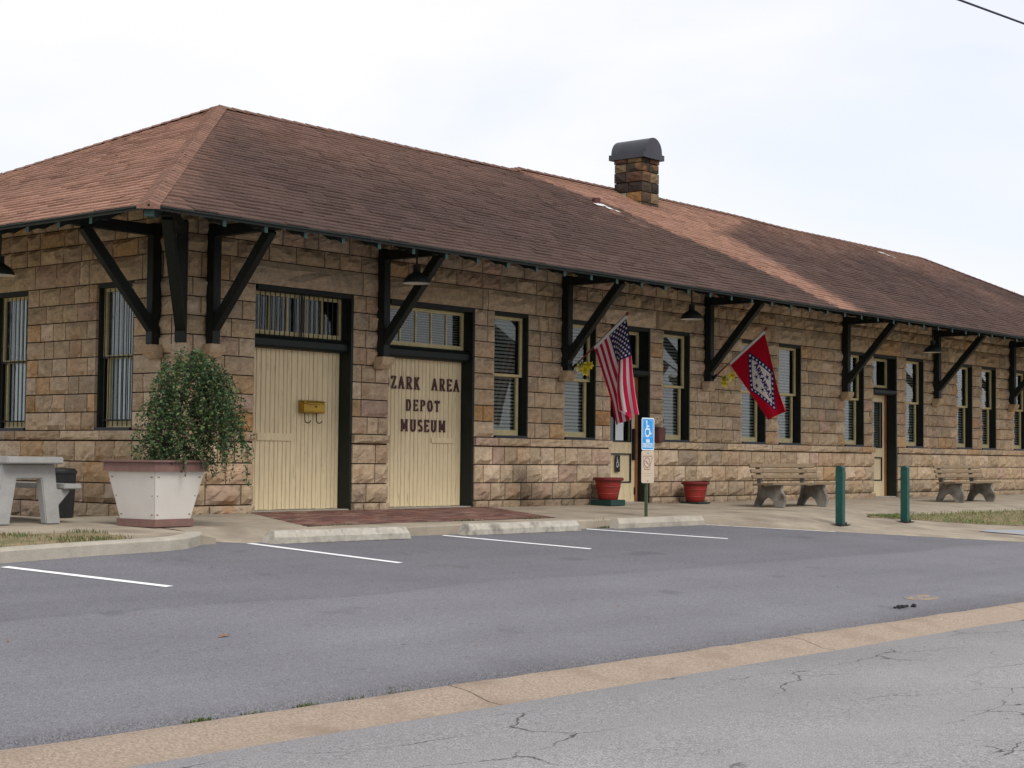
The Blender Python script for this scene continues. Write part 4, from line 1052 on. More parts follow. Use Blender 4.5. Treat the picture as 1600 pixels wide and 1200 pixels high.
def ar_col(u, v):
    # centre diamond; letters read along the fly
    x, y = (v-.5)*1.5, u-.5
    d = abs(x)/.67+abs(y)/.445
    if d > 1: return (.42, .003, .02)
    if d > .75:
        # 25 white stars round the border
        ang = [(.67, 0), (0, .445), (-.67, 0), (0, -.445)]
        for k in range(4):
            a, b = ang[k], ang[(k+1) % 4]
            for t in range(7):
                s_ = (t+.0)/7; px, py = lerp(a[0], b[0], s_)*.87, lerp(a[1], b[1], s_)*.87
                if math.hypot(x-px, y-py) < .023: return (.62, .62, .68)
        return (.016, .02, .09)
    if hit(AR_T, x, y, .0155): return (.02, .022, .10)
    for cx, cy in ((0, .20), (-.15, -.09), (.15, -.09), (0, -.205)):
        if math.hypot(x-cx, y-cy) < .075 and in_poly(x, y, star_pts(cx, cy, .07)): return (.016, .02, .09)
    return (.62, .58, .58)
AR_T = text_lines('ARKANSAS', -.37, .39, .0, .105)

def flag(base, tip, hoist0, hoist1, fly, bottom, colf, folds, label):
    """pole from base to tip; hoist0..1 the stretch of the pole that carries the cloth, upper end last"""
    base = Vector(base); tip = Vector(tip); r = empty('flag', base); d = tip-base
    m = MB(); m.tube([(0, 0, 0), tuple(d)], .013, 8); p = m.build('pole', M['polew'], r)
    m = MB(); m.lathe([(.001, -.03), (.022, -.02), (.028, 0), (.02, .022), (.001, .03)], 12); k = m.build('finial', M['polew'], r, smooth=True); k.location = d*1.015
    m = MB(); m.tube([tuple(-d.normalized()*.04+Vector((0, .0, -.01))), tuple(d.normalized()*.09)], .026, 10); m.build('pole_holder', M['dmetal'], r)
    h0 = base.lerp(tip, hoist0); h1 = base.lerp(tip, hoist1)
    m = MB()
    def pos(u, v):
        return tuple(Vector(bottom(u, v, h0.lerp(h1, u)))-base)
    paint(m, pos, 104, 150, colf)
    c = m.build('cloth', M['cloth'], r, smooth=True)
    m = MB(); e = Vector((-.004, -.002, -.016)); m.bar(h0-base+e*0+Vector((-.006, -.012, -.018)), h1-base+Vector((-.006, -.012, -.018)), .012, .05); m.build('heading', M['paper'], r)
    return tag(r, label, 'flag')

def us_shape(u, v, hp):
    # heavy folds: the upper half of the cloth doubles forward over the lower half
    ys = [(0, -1.03), (.48, -1.36), (.60, -1.19), (.80, -1.39), (1, -1.56)]; xs = [(0, 0.), (.48, .02), (.60, -.10), (.80, -.14), (1, -.08)]
    zs = [(0, 1.26), (.48, 1.35), (.60, 1.48), (.80, 1.44), (1, 1.41)]
    def ip(tab):
        for (a, p), (b, q) in zip(tab, tab[1:]):
            if u <= b: return lerp(p, q, sm(0, 1, (u-a)/(b-a)) if False else (u-a)/(b-a))
        return tab[-1][1]
    w = v**.85; wf = sm(.2, .8, v)
    yb = lerp(hp.y, ip(ys), w) if wf >= 1 else lerp(lerp(hp.y, lerp(-1.03, -1.56, u), w), lerp(hp.y, ip(ys), w), wf)
    z = lerp(hp.z-.03, ip(zs), v); x = hp.x+ip(xs)*sm(0, .7, v)+.028*math.sin(u*15+v*2.2)*v*(1-.3*v)+.012*math.sin(u*31+1)*v
    return (x, yb+.012*math.sin(v*7+u*3)*v, z)
def ar_shape(u, v, hp):
    z = lerp(hp.z-.025, lerp(1.43, 1.60, u), v); y = lerp(hp.y, lerp(-1.30, -1.72, u), v)
    x = hp.x-.09*sm(.86, 1, u)*sm(.1, .9, v)+.02*math.sin(u*6+v*3)*v
    y += .15*max(0, u-.86)*sm(.1, .9, v)+.02*math.sin(v*PI)*(u-.2)
    return (x, y, z)
flag((7.62, -.16, 2.17), (7.55, -1.25, 2.955), .40, .985, 1.5, us_shape, us_col, None, 'striped red and white flag with starry blue canton on an angled pole')
flag((11.62, -.16, 2.18), (11.55, -1.275, 2.99), .32, .97, 1.5, ar_shape, ar_col, None, 'red flag with white diamond reading ARKANSAS on an angled pole')

def daffodils(loc, label):
    r = empty('flower_bunch', loc); rnd = random.Random(int(loc[0]*10))
    for k in range(7):
        c = Vector((rnd.uniform(-.10, .08), rnd.uniform(-.14, .02), rnd.uniform(-.09, .10))); ax = Vector((rnd.uniform(-1, .1), rnd.uniform(-1, -.2), rnd.uniform(-.5, .7))).normalized()
        e = ax.cross(Vector((0, 0, 1))).normalized(); f = e.cross(ax); m = MB(); L_ = rnd.uniform(.065, .095)
        for i in range(6):
            a = i*PI/3+rnd.uniform(-.15, .15); d = e*math.cos(a)+f*math.sin(a); s_ = e*-math.sin(a)+f*math.cos(a); bk = ax*rnd.uniform(-.02, .03)
            m.add([c, c+d*L_*.55+s_*.024+bk, c+d*L_+bk*1.6, c+d*L_*.55-s_*.024+bk], [(0, 1, 2, 3)])
        b = m.build('bloom', M['petal'] if k % 4 else M['petal2'], r)
        m = MB(); m.tube([c, c+ax*.02, c+ax*.05], [.012, .018, .026], 8, cap=False); m.build('trumpet', M['petal'], b)
    for p in ([(-.06, 0, 0), (-.16, -.03, .05), (-.24, -.02, .02)], [(.04, 0, -.06), (.06, -.05, -.16), (.1, -.05, -.24)], [(-.04, -.02, .02), (-.12, -.06, .06), (-.17, -.07, .0)], [(0, 0, 0), (.01, .06, -.02), (0, .1, -.06)]):
        m = MB(); 
        for a, b in zip(p, p[1:]): m.bar(a, b, .022, .004)
        m.build('leaf', M['dleaf'], r)
    return tag(r, label, 'flowers', 'yellow flowers tucked behind the flag poles')
daffodils((7.63, -.36, 2.19), 'yellow artificial flowers at the foot of the striped flag pole')
daffodils((11.68, -.38, 2.14), 'yellow artificial flowers at the foot of the red flag pole')

# ------------------------------------------------------------------ mailbox
def mailbox():
    r = empty('mailbox', (2.345, .19, 1.31)); w = .20
    m = MB(); m.prism([(.015, 0), (-.07, .0), (-.085, .015), (-.085, .12), (-.07, .15), (.015, .165)], 0, -w, w); m.build('box_body', M['brass'], r, fix=True, bevel=.008)
    m = MB(); n = 14; vs_ = []
    for k in range(n+1):
        u = lerp(-w-.006, w+.006, k/n); t = abs(2*k/n-1); zb = .115+.05*sm(.45, 1, t); vs_ += [(u, -.092, zb), (u, -.093, .135+.02*sm(.9, 1, t)), (u, -.074, .158), (u, .012, .174)]
    m.add(vs_, [(4*i+j, 4*i+4+j, 4*i+5+j, 4*i+1+j) for i in range(n) for j in range(3)]); m.build('lid', M['brass'], r)
    box('slot_shadow_strip', (-.11, -.0935, .112), (.10, -.0875, .117), M['dmetal'], r)
    m = MB(); m.lathe([(.001, 0), (.012, 0), (.012, .006), (.001, .006)], 10); o = m.build('lock', M['dmetal'], r); o.location = (.02, -.094, .088); o.rotation_euler = (PI/2, 0, 0)
    for x in (-.12, .09):
        m = MB(); m.tube([(x, -.02, .0), (x, -.025, -.10), (x+.01, -.035, -.125), (x+.035, -.05, -.135), (x+.06, -.06, -.12), (x+.07, -.065, -.10)], .007, 8); m.build('paper_hook', M['dmetal'], r)
    tag(r, 'brass wall mailbox with two hooks on the left plank door', 'mailbox')
mailbox()

# ------------------------------------------------------------------ planter and shrub
def planter():
    c = (-1.67, -1.72, hs(-1.67, -1.72)); r = empty('planter', c, R(6)); hb, ht = .262, .365; zb, zt = .07, .60
    m = MB(); m.box((-hb-.03, -hb-.03, 0), (hb+.03, hb+.03, .085)); m.build('base_trim', M['planter_t'], r, bevel=.006)
    ins = .0
    for s_ in range(4):
        m = MB(); a = s_*PI/2; q = lambda x, y, z: (x*math.cos(a)-y*math.sin(a), x*math.sin(a)+y*math.cos(a), z)
        e = .002
        m.add([q(-hb+e, -hb, zb), q(hb-e, -hb, zb), q(ht-e, -ht, zt), q(-ht+e, -ht, zt), q(-hb+.02, -hb+.02, zb), q(hb-.02, -hb+.02, zb), q(ht-.02, -ht+.02, zt), q(-ht+.02, -ht+.02, zt)],
              [(0, 1, 2, 3), (7, 6, 5, 4), (0, 4, 5, 1), (1, 5, 6, 2), (2, 6, 7, 3), (3, 7, 4, 0)])
        p = m.build('panel', M['planter_w'], r)
        for u in (-.88, -.83, .88, .83):
            for v in (.12, .5, .88):
                if abs(u) == .83 and v == .5: continue
                hh = lerp(hb, ht, v); mm = MB(); mm.lathe([(.007, 0), (.006, .004), (.001, .005)], 8); o = mm.build('screw', M['litter'], p)
                o.location = q(u*hh, -hh-.001, lerp(zb, zt, v)); o.rotation_euler = (PI/2, 0, a)
    for s_ in range(4):
        m = MB(); a = s_*PI/2; q = lambda x, y, z: (x*math.cos(a)-y*math.sin(a), x*math.sin(a)+y*math.cos(a), z)
        o0, o1 = ht+.03, ht-.05; m.add([q(x, y, z) for z in (zt-.005, zt+.095) for x, y in ((-o0, -o0), (o0, -o0), (o1, -o1), (-o1, -o1))], [(3, 2, 1, 0), (4, 5, 6, 7), (0, 1, 5, 4), (1, 2, 6, 5), (2, 3, 7, 6), (3, 0, 4, 7)])
        m.build('rim_board', M['planter_t'], r)
        m = MB(); o0, o1 = ht+.055, ht-.06; m.add([q(x, y, z) for z in (zt+.096, zt+.118) for x, y in ((-o0, -o0), (o0, -o0), (o1, -o1), (-o1, -o1))], [(3, 2, 1, 0), (4, 5, 6, 7), (0, 1, 5, 4), (1, 2, 6, 5), (2, 3, 7, 6), (3, 0, 4, 7)])
        m.build('cap_board', M['planter_t'], r)
    box('potting_soil', (-ht+.03, -ht+.03, zt-.1), (ht-.03, ht-.03, zt+.05), M['soil'], r)
    tag(r, 'flared white box planter with mauve trim at the depot corner', 'planter')
    return c
PC = planter()
def shrub():
    rnd = random.Random(5); zs = PC[2]+.66
    r = empty('weeping_shrub', (PC[0], PC[1], zs)); tr = MB(); lf = MB(); right = Vector((.647, -.763, 0)); fwd = Vector((.763, .647, 0))
    for k in range(5):
        a = rnd.uniform(0, 6.28); b = Vector((.05*math.cos(a), .05*math.sin(a), -.05)); t = b+right*rnd.uniform(.12, .4)+fwd*rnd.uniform(-.1, .1)+Vector((0, 0, rnd.uniform(.8, 1.05)))
        tr.tube([b, b.lerp(t, .5)+Vector((rnd.uniform(-.04, .04), rnd.uniform(-.04, .04), 0)), t], [.028, .02, .008], 7)
    def leaf(p, d, s_, c):
        d = d.normalized(); n_ = Vector((rnd.uniform(-1, 1), rnd.uniform(-1, 1), rnd.uniform(-.4, 1))).normalized(); sd = d.cross(n_)
        if sd.length < .01: return
        sd.normalize(); lf.add([p, p+d*s_*.5+sd*s_*.3+n_*s_*.06, p+d*s_, p+d*s_*.5-sd*s_*.3+n_*s_*.06], [(0, 1, 2, 3)], c)
    greens = [(.027, .064, .016), (.042, .088, .022), (.02, .05, .016), (.056, .098, .026), (.11, .12, .034), (.016, .04, .013), (.03, .07, .024)]
    def spray(p0, out, L_, droop, dens):
        p = Vector(p0); d = Vector(out); pts = [p.copy()]; n_ = int(L_/.03)
        for i in range(n_):
            d = (d+Vector((rnd.uniform(-.16, .16), rnd.uniform(-.16, .16), -droop+rnd.uniform(-.08, .08)))).normalized(); p = p+d*.03
            if p.z < .0 and max(abs(p.x), abs(p.y)) < .42: break
            pts.append(p.copy())
            for q in range(dens):
                ld = (d*.5+Vector((rnd.uniform(-1, 1), rnd.uniform(-1, 1), rnd.uniform(-.6, .9)))); c = rnd.choice(greens); kk = rnd.uniform(.75, 1.35)
                leaf(p+Vector((rnd.uniform(-.02, .02), rnd.uniform(-.02, .02), rnd.uniform(-.02, .02))), ld, rnd.uniform(.026, .046), tuple(g*kk for g in c))
        tr.tube(pts[::2] if len(pts) > 3 else pts, .0022, 3)
    for k in range(460):                                            # dense body: upright on the left, flat-topped
        h = rnd.uniform(.08, 1.26); a = rnd.uniform(0, 6.28); wl = .34 if h < 1.0 else .34*(1-.5*(h-1.0)/.26)
        o = Vector((math.cos(a), math.sin(a), 0)); rr = math.sqrt(rnd.random())
        p0 = right*(.17+.12*sm(.3, 1.1, h)+math.cos(a)*rr*wl)+fwd*(math.sin(a)*rr*.30)+Vector((0, 0, h))
        if nz(p0.x*3.1, p0.y*3.1, h*3.1+7) < -.34: continue          # gaps
        spray(p0, o*.5+right*rnd.uniform(-.2, .5)+Vector((0, 0, rnd.uniform(-.3, .4))), rnd.uniform(.16, .42), .16+.2*rnd.random(), 3)
    for k in range(95):                                             # loose arching sprays that hang on the right
        o = (right*rnd.uniform(.6, 1.1)+fwd*rnd.uniform(-.5, .3)).normalized()
        spray(right*rnd.uniform(.3, .6)+fwd*rnd.uniform(-.18, .18)+Vector((0, 0, rnd.uniform(.6, 1.15))), o+Vector((0, 0, rnd.uniform(-.1, .35))), rnd.uniform(.5, .95), .12+.09*rnd.random(), 2)
    for k in range(16):
        o = (right+fwd*rnd.uniform(-.3, .2)).normalized()
        spray(right*rnd.uniform(.5, .66)+Vector((0, 0, rnd.uniform(.5, .85))), o+Vector((0, 0, rnd.uniform(-.2, .2))), rnd.uniform(.6, 1.0), .12, 2)
    tr.build('trunk', M['bark'], r, smooth=True); lf.build('foliage', M['leaf'], r)
    tag(r, 'dark green weeping shrub growing in the white box planter', 'shrub')
shrub()

# ------------------------------------------------------------------ picnic table
def picnic_table():
    r = empty('picnic_table', (-2.82, -1.0, hs(-2.78, -.9))); Lt = 1.75; y0, y1 = -.12, Lt
    box('table_top', (-.345, y0-.06, .645), (.345, y1, .72), M['tablec'], r, bevel=.012)
    def trestle(y):
        m = MB(); t = .11
        pr = [(-.40, 0), (-.225, 0), (-.155, .515), (.155, .515), (.225, 0), (.40, 0), (.365, .30), (.60, .43-.075), (.60, .385), (.35, .385), (.33, .664), (-.33, .664), (-.35, .385), (-.60, .385), (-.60, .355), (-.365, .30)]
        pr = [(-.40, 0), (-.225, 0), (-.15, .485), (.15, .485), (.225, 0), (.40, 0), (.375, .20), (.51, .34), (.51, .37), (.35, .37), (.315, .643), (-.315, .643), (-.35, .37), (-.51, .37), (-.51, .34), (-.375, .20)]
        m.prism(pr, 1, y, y+t); m.build('trestle', M['tablec'], r, fix=True, bevel=.01)
    trestle(-.06); trestle(Lt-.30)
    for s_ in (-1, 1): box('bench_seat', (s_*.40, y0+.0, .372), (s_*.62, y1-.05, .43), M['tablec'], r, bevel=.01)
    tag(r, 'grey concrete picnic table with attached seats beside the end wall', 'picnic table')
picnic_table()

def build_dark_shape():
    m = MB(); m.lathe([(.15, 0), (.155, .02), (.175, .50), (.185, .505), (.185, .53), (.16, .56), (.001, .575)], 20)  # plain dark rounded form, identity left open
    o = m.build('dark_shape', M['black'], smooth=35); o.location = (-1.72, -.02, hs(-1.7, 0)); tag(o, 'dark rounded shape half hidden behind the concrete picnic table', 'bin')
build_dark_shape()
# ------------------------------------------------------------------ wheel stops
def wheel_stop(x0, x1, y, z, rz, label, tint):
    L_ = x1-x0; r = None; m = MB(); k = 10
    pr = [(-.095, 0), (-.095, .065), (-.06, .135), (.06, .135), (.095, .065), (.095, 0)]
    n = len(pr)
    for i in range(k+1):
        u = lerp(-L_/2, L_/2, i/k); e = .045 if i in (0, k) else 0
        for yy, zz in pr:
            uu = u + (0 if not e else (1 if i == 0 else -1)*(.05*zz/.135))
            m.v.append((uu, yy*(1-.2*(e > 0)*(zz > .1))+.003*nz(u*4, yy*9), zz+.004*nz(u*5, yy*6, 2)*(zz > .02))); m.c.append(None)
    m.f = [(i*n+j, (i+1)*n+j, (i+1)*n+j+1, i*n+j+1) for i in range(k) for j in range(n-1)]+[tuple(range(n)), tuple(range(k*n, k*n+n))]
    o = m.build('wheel_stop', tint, fix=True, smooth=25); o.location = ((x0+x1)/2, y, z); o.rotation_euler = (0, 0, rz)
    tag(o, label, 'wheel stop', 'wheel stops along the pavement edge')
wheel_stop(-1.2, .82, -3.05, zlot(-3.05)-.002, R(-2.2), 'pale concrete wheel stop nearest the planter, below the left plank door', M['stopc'])
wheel_stop(1.88, 4.03, -3.03, zlot(-3.03)-.002, R(-1), 'pale concrete wheel stop in the middle, below the lettered door', M['stopc'])
wheel_stop(4.9, 7.0, -2.99, zlot(-2.99)-.004, R(0), 'tan concrete wheel stop in front of the blue parking sign', M['kerbc'])

# ------------------------------------------------------------------ red pots
def pot(loc, k, stand, label, slabel):
    hst = stand[1]; s_ = box('pot_stand', (-stand[0], -stand[0], 0), (stand[0], stand[0], hst), M['dgreen'], bevel=.008); s_.location = loc
    tag(s_, slabel, 'plant stand', 'stands under the red pots')
    r = empty('flower_pot', (loc[0], loc[1], loc[2]+hst)); m = MB()
    pr = [(.155, 0), (.165, .01), (.18, .09), (.187, .095), (.187, .105), (.184, .11), (.205, .21), (.212, .215), (.212, .225), (.208, .23), (.222, .315)]
    m.lathe([(a*k, b*k) for a, b in pr], 32); m.build('pot_body', M['pot'], r, smooth=35)
    m = MB(); pr = [(.222, .315), (.25, .318), (.262, .335), (.262, .36), (.25, .372), (.232, .372), (.226, .36), (.225, .30)]
    m.lathe([(a*k, b*k) for a, b in pr], 32, capb=False); m.build('pot_rim', M['potrim'], r, smooth=35)
    m = MB(); m.lathe([(.226*k, .325*k), (.001, .33*k)], 24, capb=False); m.build('potting_soil', M['soil'], r)
    tag(r, label, 'flower pot', 'red pots either side of the front door')
pot((8.30, -.36, hs(8.3, -.36)), .95, (.20, .095), 'red pot on a tall green stand left of the front door', 'square green stand under the left red pot')
pot((10.72, -.40, hs(10.7, -.40)), .93, (.19, .028), 'red pot near the wall right of the front door', 'flat green stand under the right red pot')

# ------------------------------------------------------------------ parking sign
def parking_sign():
    x, y = 6.11, -2.67; z0 = hs(x, y); r = empty('parking_sign', (x, y, z0)); top = 1.32-z0
    m = MB(); w = .03
    m.prism([(-.028, .0), (-.016, -.0), (-.012, -.026), (.012, -.026), (.016, 0), (.028, 0), (.028, .004), (.018, .004), (.014, -.022), (-.014, -.022), (-.018, .004), (-.028, .004)], 2, -.1, top-.03)
    m.build('post', M['post_g'], r, fix=True)
    SYM = wheelchair(); VAN = text_lines('VAN', .36, .64, .245, .325); ACC = text_lines('ACCESSIBLE', .12, .9, .115, .195)
    def rc(u, v, w, h, rad):     # signed distance to the rounded border, metres
        qx = abs(u-.5)*w-(w/2-rad); qy = abs(v-.5)*h-(h/2-rad); return math.hypot(max(qx, 0), max(qy, 0))+min(max(qx, qy), 0)-rad
    W_, H_ = .305, .455; BL, WH = (.025, .28, .66), (.62, .72, .78)
    def blue(u, v):
        d = rc(u, v, W_, H_, .03)
        if d > -.018: return WH if d > -.014 else BL
        if v > .40:
            if hit(SYM, (u-.16)/.66, (v-.415)/.5, .052): return WH
            qx = abs(u-.5); 
            if abs(qx-.37) < .012 and v < .93 or abs(v-.415) < .008 and qx < .37 or abs(v-.93) < .008 and qx < .37: return (.25, .45, .65)
            return BL
        if .22 < v < .35: 
            return WH if hit(VAN, u, v, .022) else BL
        if .085 < v < .225 and .1 < u < .9: return (.10, .30, .55) if hit(ACC, u, v, .011) else WH
        return BL
    def tan(u, v):
        T_, B_ = (.52, .42, .32), (.16, .06, .05)
        if math.hypot((u-.5)*W_, (v-.93)*H_) < .006 or math.hypot((u-.5)*W_, (v-.07)*H_) < .006: return B_
        x, yy = u, v
        # outline of a state shape, ring and slash
        st = [[(.15, .83), (.83, .83), (.88, .78), (.80, .76), (.82, .70), (.74, .62), (.68, .52), (.66, .42), (.24, .42), (.24, .47), (.18, .48), (.15, .83)]]
        if hit([[(a*W_, b*H_) for a, b in st[0]]], u*W_, v*H_, .0045): return B_
        d = math.hypot((u-.44)*W_, (v-.63)*H_)
        if abs(d-.068) < .0062: return B_
        if seg_d(u*W_, v*H_, (.33*W_, .68*H_), (.55*W_, .58*H_)) < .008: return B_
        for k, (a, b, vv) in enumerate(((.12, .88, .295), (.26, .74, .225))):
            if a < u < b and abs(v-vv) < .012 and math.sin(u*95+k) > -.3: return (.36, .26, .2)
        return T_
    for nm, zt, cf, lab in (('sign_plate', top, blue, 'blue plate with white wheelchair symbol'), ('sign_plate', top-.462, tan, 'tan plate with brown ring and slash')):
        m = MB(); nu, nv = 92, 136
        def pos(u, v):
            # rounded corners by pulling the outline in
            X, Z = (u-.5)*W_, (v-.5)*H_; rad = .03
            qx, qz = abs(X)-(W_/2-rad), abs(Z)-(H_/2-rad)
            if qx > 0 and qz > 0:
                l = math.hypot(qx, qz)
                mx = max(qx, qz); k = mx/l if l else 1; X = math.copysign(W_/2-rad+qx*k, X); Z = math.copysign(H_/2-rad+qz*k, Z)
            return (X, -.030, zt-H_/2+Z)
        paint(m, pos, nu, nv, cf); o = m.build(nm, M['print'], r); o['label'] = lab
        n0 = []
        m2 = MB(); ring = [pos(i/20, 0) for i in range(21)]+[pos(1, i/20) for i in range(1, 21)]+[pos(1-i/20, 1) for i in range(1, 21)]+[pos(0, 1-i/20) for i in range(1, 20)]
        L_ = len(ring); m2.add([(a, -.0297, c) for a, b, c in ring]+[(a, -.0272, c) for a, b, c in ring], [(i, (i+1) % L_, (i+1) % L_+L_, i+L_) for i in range(L_)]+[tuple(range(L_, 2*L_))]); m2.build('plate_back', M['alum'], o, fix=True)
        for dz in (.19, -.2):
            b = MB(); b.lathe([(.008, 0), (.007, .005), (.001, .006)], 8); k = b.build('bolt', M['dmetal'], o); k.location = (0, -.031, zt-H_/2+dz); k.rotation_euler = (PI/2, 0, 0)
    tag(r, 'short green post with blue wheelchair parking sign above a tan sign', 'sign')
parking_sign()

# ------------------------------------------------------------------ benches
def bench(loc, label):
    r = empty('park_bench', loc)          # front towards -y; origin on the ground at the middle
    L_ = 1.06
    for x in (-.70, .70):
        # side support: S-curved front, arched foot
        front = [(-.30, 0), (-.315, .06), (-.33, .12), (-.315, .19), (-.275, .25), (-.255, .31), (-.27, .37)]
        pr = front+[(-.02, .355), (.10, .345), (.16, .50), (.21, .72), (.25, .72), (.215, .48), (.19, .34), (.20, .2), (.25, .08), (.27, 0), (.16, 0)]+[(.0+.13*math.cos(R(a)), .0+.16*math.sin(R(a))) for a in (25, 50, 75, 90, 105, 130, 155)]+[(-.15, 0)]
        m = MB(); m.prism(pr, 0, x-.038, x+.038); m.build('side_support', M['bconc'], r, fix=True, bevel=.006)
    for i, (y, z) in enumerate(((-.245, .392), (-.105, .387), (.03, .377))):
        m = MB(); m.box((-L_, y-.062, z-.018), (L_, y+.062, z+.018)); m.build('seat_slat', M['bwood'], r, bevel=.004)
    for i, (y, z) in enumerate(((.118, .508), (.148, .600), (.176, .692))):
        m = MB(); m.bar((-L_, y-.022, z), (L_, y-.022, z), .032, .064, up=(0, .28, .96)); m.build('back_slat', M['bwood'], r, bevel=.004)
        for x in (-.70, .70):
            b = MB(); b.lathe([(.009, 0), (.007, .005), (.001, .006)], 8); k = b.build('bolt', M['dmetal'], r); k.location = (x, y-.042, z); k.rotation_euler = (PI/2, 0, 0)
    tag(r, label, 'bench', 'benches along the depot wall')
bench((11.68, -1.69, hs(11.7, -1.7)), 'weathered slat bench left of the green bollards')
bench((18.22, -1.80, hs(18.2, -1.8)), 'weathered slat bench farther off, right of the green bollards')

# ------------------------------------------------------------------ bollards
def bollard(loc, h, label):
    r = empty('bollard', loc, R(4)); m = MB(); w = .056
    m.box((-w, -w, .012), (w, w, h-.05)); p = m.build('post', M['green'], r, bevel=.008)
    m = MB(); pr = [(-w, h-.051), (-w*.98, h-.03), (-w*.7, h-.008), (-w*.3, h), (w*.3, h), (w*.7, h-.008), (w*.98, h-.03), (w, h-.051)]
    m.prism(pr, 0, -w+.002, w-.002); m.build('post_cap', M['green'], r, fix=True, bevel=.006)
    box('base_plate', (-.17, -.09, 0), (.17, .09, .012), M['dmetal'], r)
    for x in (-.135, .135):
        m = MB(); m.lathe([(.016, 0), (.016, .018), (.008, .018), (.008, .04), (.001, .04)], 6); o = m.build('bolt', M['dmetal'], r); o.location = (x, -.03, .012)
    tag(r, label, 'bollard', 'green bollards on the apron')
bollard((9.096, -4.083, hs(9.1, -4.08)), .885, 'square green bollard beside the nearer bench, the left one')
bollard((11.16, -4.086, hs(11.16, -4.09)), .89, 'square green bollard at the tip of the lawn, the right one')

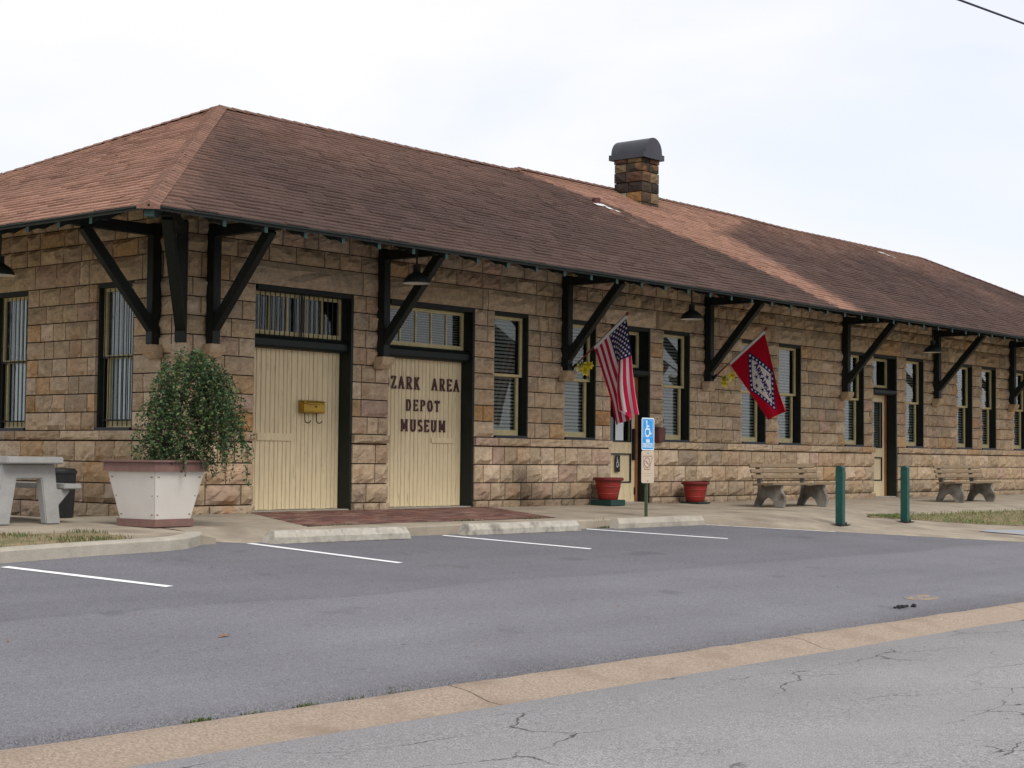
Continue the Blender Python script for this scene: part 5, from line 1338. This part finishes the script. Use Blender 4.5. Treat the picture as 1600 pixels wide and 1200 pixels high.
# ------------------------------------------------------------------ grass, litter, cable
def grass(name, pts, mt, label, cat, hmin, hmax, pal, rnd):
    m = MB()
    for x, y, z in pts:
        h = rnd.uniform(hmin, hmax); a = rnd.uniform(0, 6.28); w = rnd.uniform(.003, .006); ln = Vector((math.cos(a), math.sin(a), 0))*h*rnd.uniform(.1, .9)
        s_ = Vector((-math.sin(a), math.cos(a), 0))*w; p = Vector((x, y, z)); c = rnd.choice(pal); k = rnd.uniform(.7, 1.3); c = tuple(q*k for q in c)
        m.add([p-s_, p+s_, p+ln*.5+Vector((0, 0, h*.65))+s_*.7, p+ln+Vector((0, 0, h))], [(0, 1, 2, 3)], c)
    o = m.build(name, mt); o['kind'] = 'stuff'; tag(o, label, cat)
def build_grass():
    rnd = random.Random(3); pts = []
    while len(pts) < 7000:
        x = rnd.uniform(-7, -2.9); y = rnd.uniform(-3.75, -2.3)
        kf = lerp(-3.56, -3.30, sm(-4.74, -2.75, x)) if x > -4.74 else lerp(-3.82, -3.56, (x+8)/3.26)
        if y < kf+.17: continue
        if rnd.random() > sm(-.1, .35, nz(x*1.3, y*1.6, 3)+.1)*sm(-2.75, -3.3, x)+.04: continue
        pts.append((x, y, lerp(zlot(kf)+.115, hs(x, -2.27)+.005, (y-kf)/(-2.27-kf))))
    grass('grass', pts, M['grass'], 'thin grass on the dry soil strip inside the kerb', 'grass', .02, .06, [(.12, .13, .05), (.09, .12, .035), (.24, .19, .10), (.28, .21, .12), (.10, .13, .05)], rnd)
    pts = []
    while len(pts) < 15000:
        x = rnd.uniform(10.9, 24); y1 = -3.56; y0 = max(-8, -3.60-.95*max(0, x-11.0)*.55); y = rnd.uniform(y0, y1)
        if rnd.random() > .35+.6*sm(-.2, .3, nz(x*.9, y*1.4, 8)): continue
        pts.append((x, y, hs(x, y)+.006))
    grass('grass', pts, M['grass'], 'patchy green lawn strip beyond the green bollards', 'grass', .02, .065, [(.11, .18, .05), (.14, .20, .06), (.20, .21, .09), (.26, .21, .12), (.09, .15, .04)], rnd)
    pts = []                                                       # weeds in the joint along the gutter
    for cx, n_ in ((-6.63, 50), (-7.0, 20), (-6.25, 15), (-7.35, 60), (-5.9, 14)):
        for k in range(n_): pts.append((cx+rnd.gauss(0, .05), -9.51+rnd.gauss(0, .01), -.64))
    grass('weeds', pts, M['grass'], 'small weeds sprouting in the seam between asphalt and gutter', 'weeds', .008, .024, [(.07, .11, .03), (.10, .12, .04)], rnd)
    pts = []
    for cx, cy, n_ in ((4.85, -2.93, 120), (2.6, -2.42, 80), (3.9, -2.43, 90), (7.5, -3.3, 30), (.4, -2.42, 50)):
        for k in range(n_): x, y = cx+rnd.gauss(0, .12), cy+rnd.gauss(0, .015); pts.append((x, y, min(hs(x, y), -.05 if y > -2.9 else zlot(y))))
    grass('weeds', pts, M['grass'], 'dark moss and weeds along the brick and kerb joints', 'weeds', .01, .035, [(.06, .07, .03), (.07, .09, .03)], rnd)
    # leaf litter along the wall foot and on the asphalt
    m = MB()
    def bit(x, y, z, s_):
        a = rnd.uniform(0, 6.28); e = Vector((math.cos(a), math.sin(a), rnd.uniform(-.1, .3)))*s_; f = Vector((-math.sin(a), math.cos(a), rnd.uniform(-.2, .4)))*s_*.6; p = Vector((x, y, z+.012))
        m.add([p-e, p+f*.8, p+e, p-f], [(0, 1, 2, 3)])
    for k in range(160):
        x = rnd.choice((rnd.uniform(5.6, 8.6), rnd.uniform(10, 17), rnd.uniform(-.2, 1.2))); bit(x, -.1-abs(rnd.gauss(0, .05)), hs(x, -.1), rnd.uniform(.012, .03))
    for k in range(70):
        x = rnd.uniform(-9, 4); y = rnd.uniform(-9, -3.4); bit(x, y, zlot(y), rnd.uniform(.008, .02))
    o = m.build('leaf_litter', M['litter']); o['kind'] = 'stuff'; tag(o, 'scattered dead leaves along the wall foot and on the asphalt', 'leaves')
    m = MB(); p = Vector((-5.6, -7.58, zlot(-7.58)))
    m.add([p+Vector(v) for v in ((-.06, 0, .0), (-.015, -.02, .006), (.04, -.01, .018), (.065, .006, .01), (.02, .02, .02), (-.025, .022, .002))], [(0, 1, 4, 5), (1, 2, 4), (2, 3, 4)]); o = m.build('curled_leaf', M['litter']); tag(o, 'single curled dead leaf lying alone on the asphalt', 'leaf')
    m = MB()
    for k in range(9):
        x = .83+.035*k+rnd.uniform(-.01, .01); rr = rnd.uniform(.012, .028)
        m.lathe([(.001, -rr*.3), (rr, 0), (rr*.8, rr*.7), (.001, rr)], 7, c=(x+.05, -9.22+rnd.uniform(-.03, .03), zlot(-9.22)+.006))
    o = m.build('tar_crumbs', M['tar']); o['kind'] = 'stuff'; tag(o, 'row of black crumbs on the asphalt by the gutter', 'debris')
build_grass()
def cable():
    m = MB(); p = Vector((14.93, -3.26, 9.12)); q = Vector((17.22, -3.49, 9.13)); d = q-p
    m.tube([p+d*t+Vector((0, 0, .0006*(t-.5)**2)) for t in range(-16, 31)], .02, 6)
    o = m.build('overhead_cable', M['cable'], smooth=True); tag(o, 'thin dark overhead cable crossing the top right of the sky', 'cable')
cable()
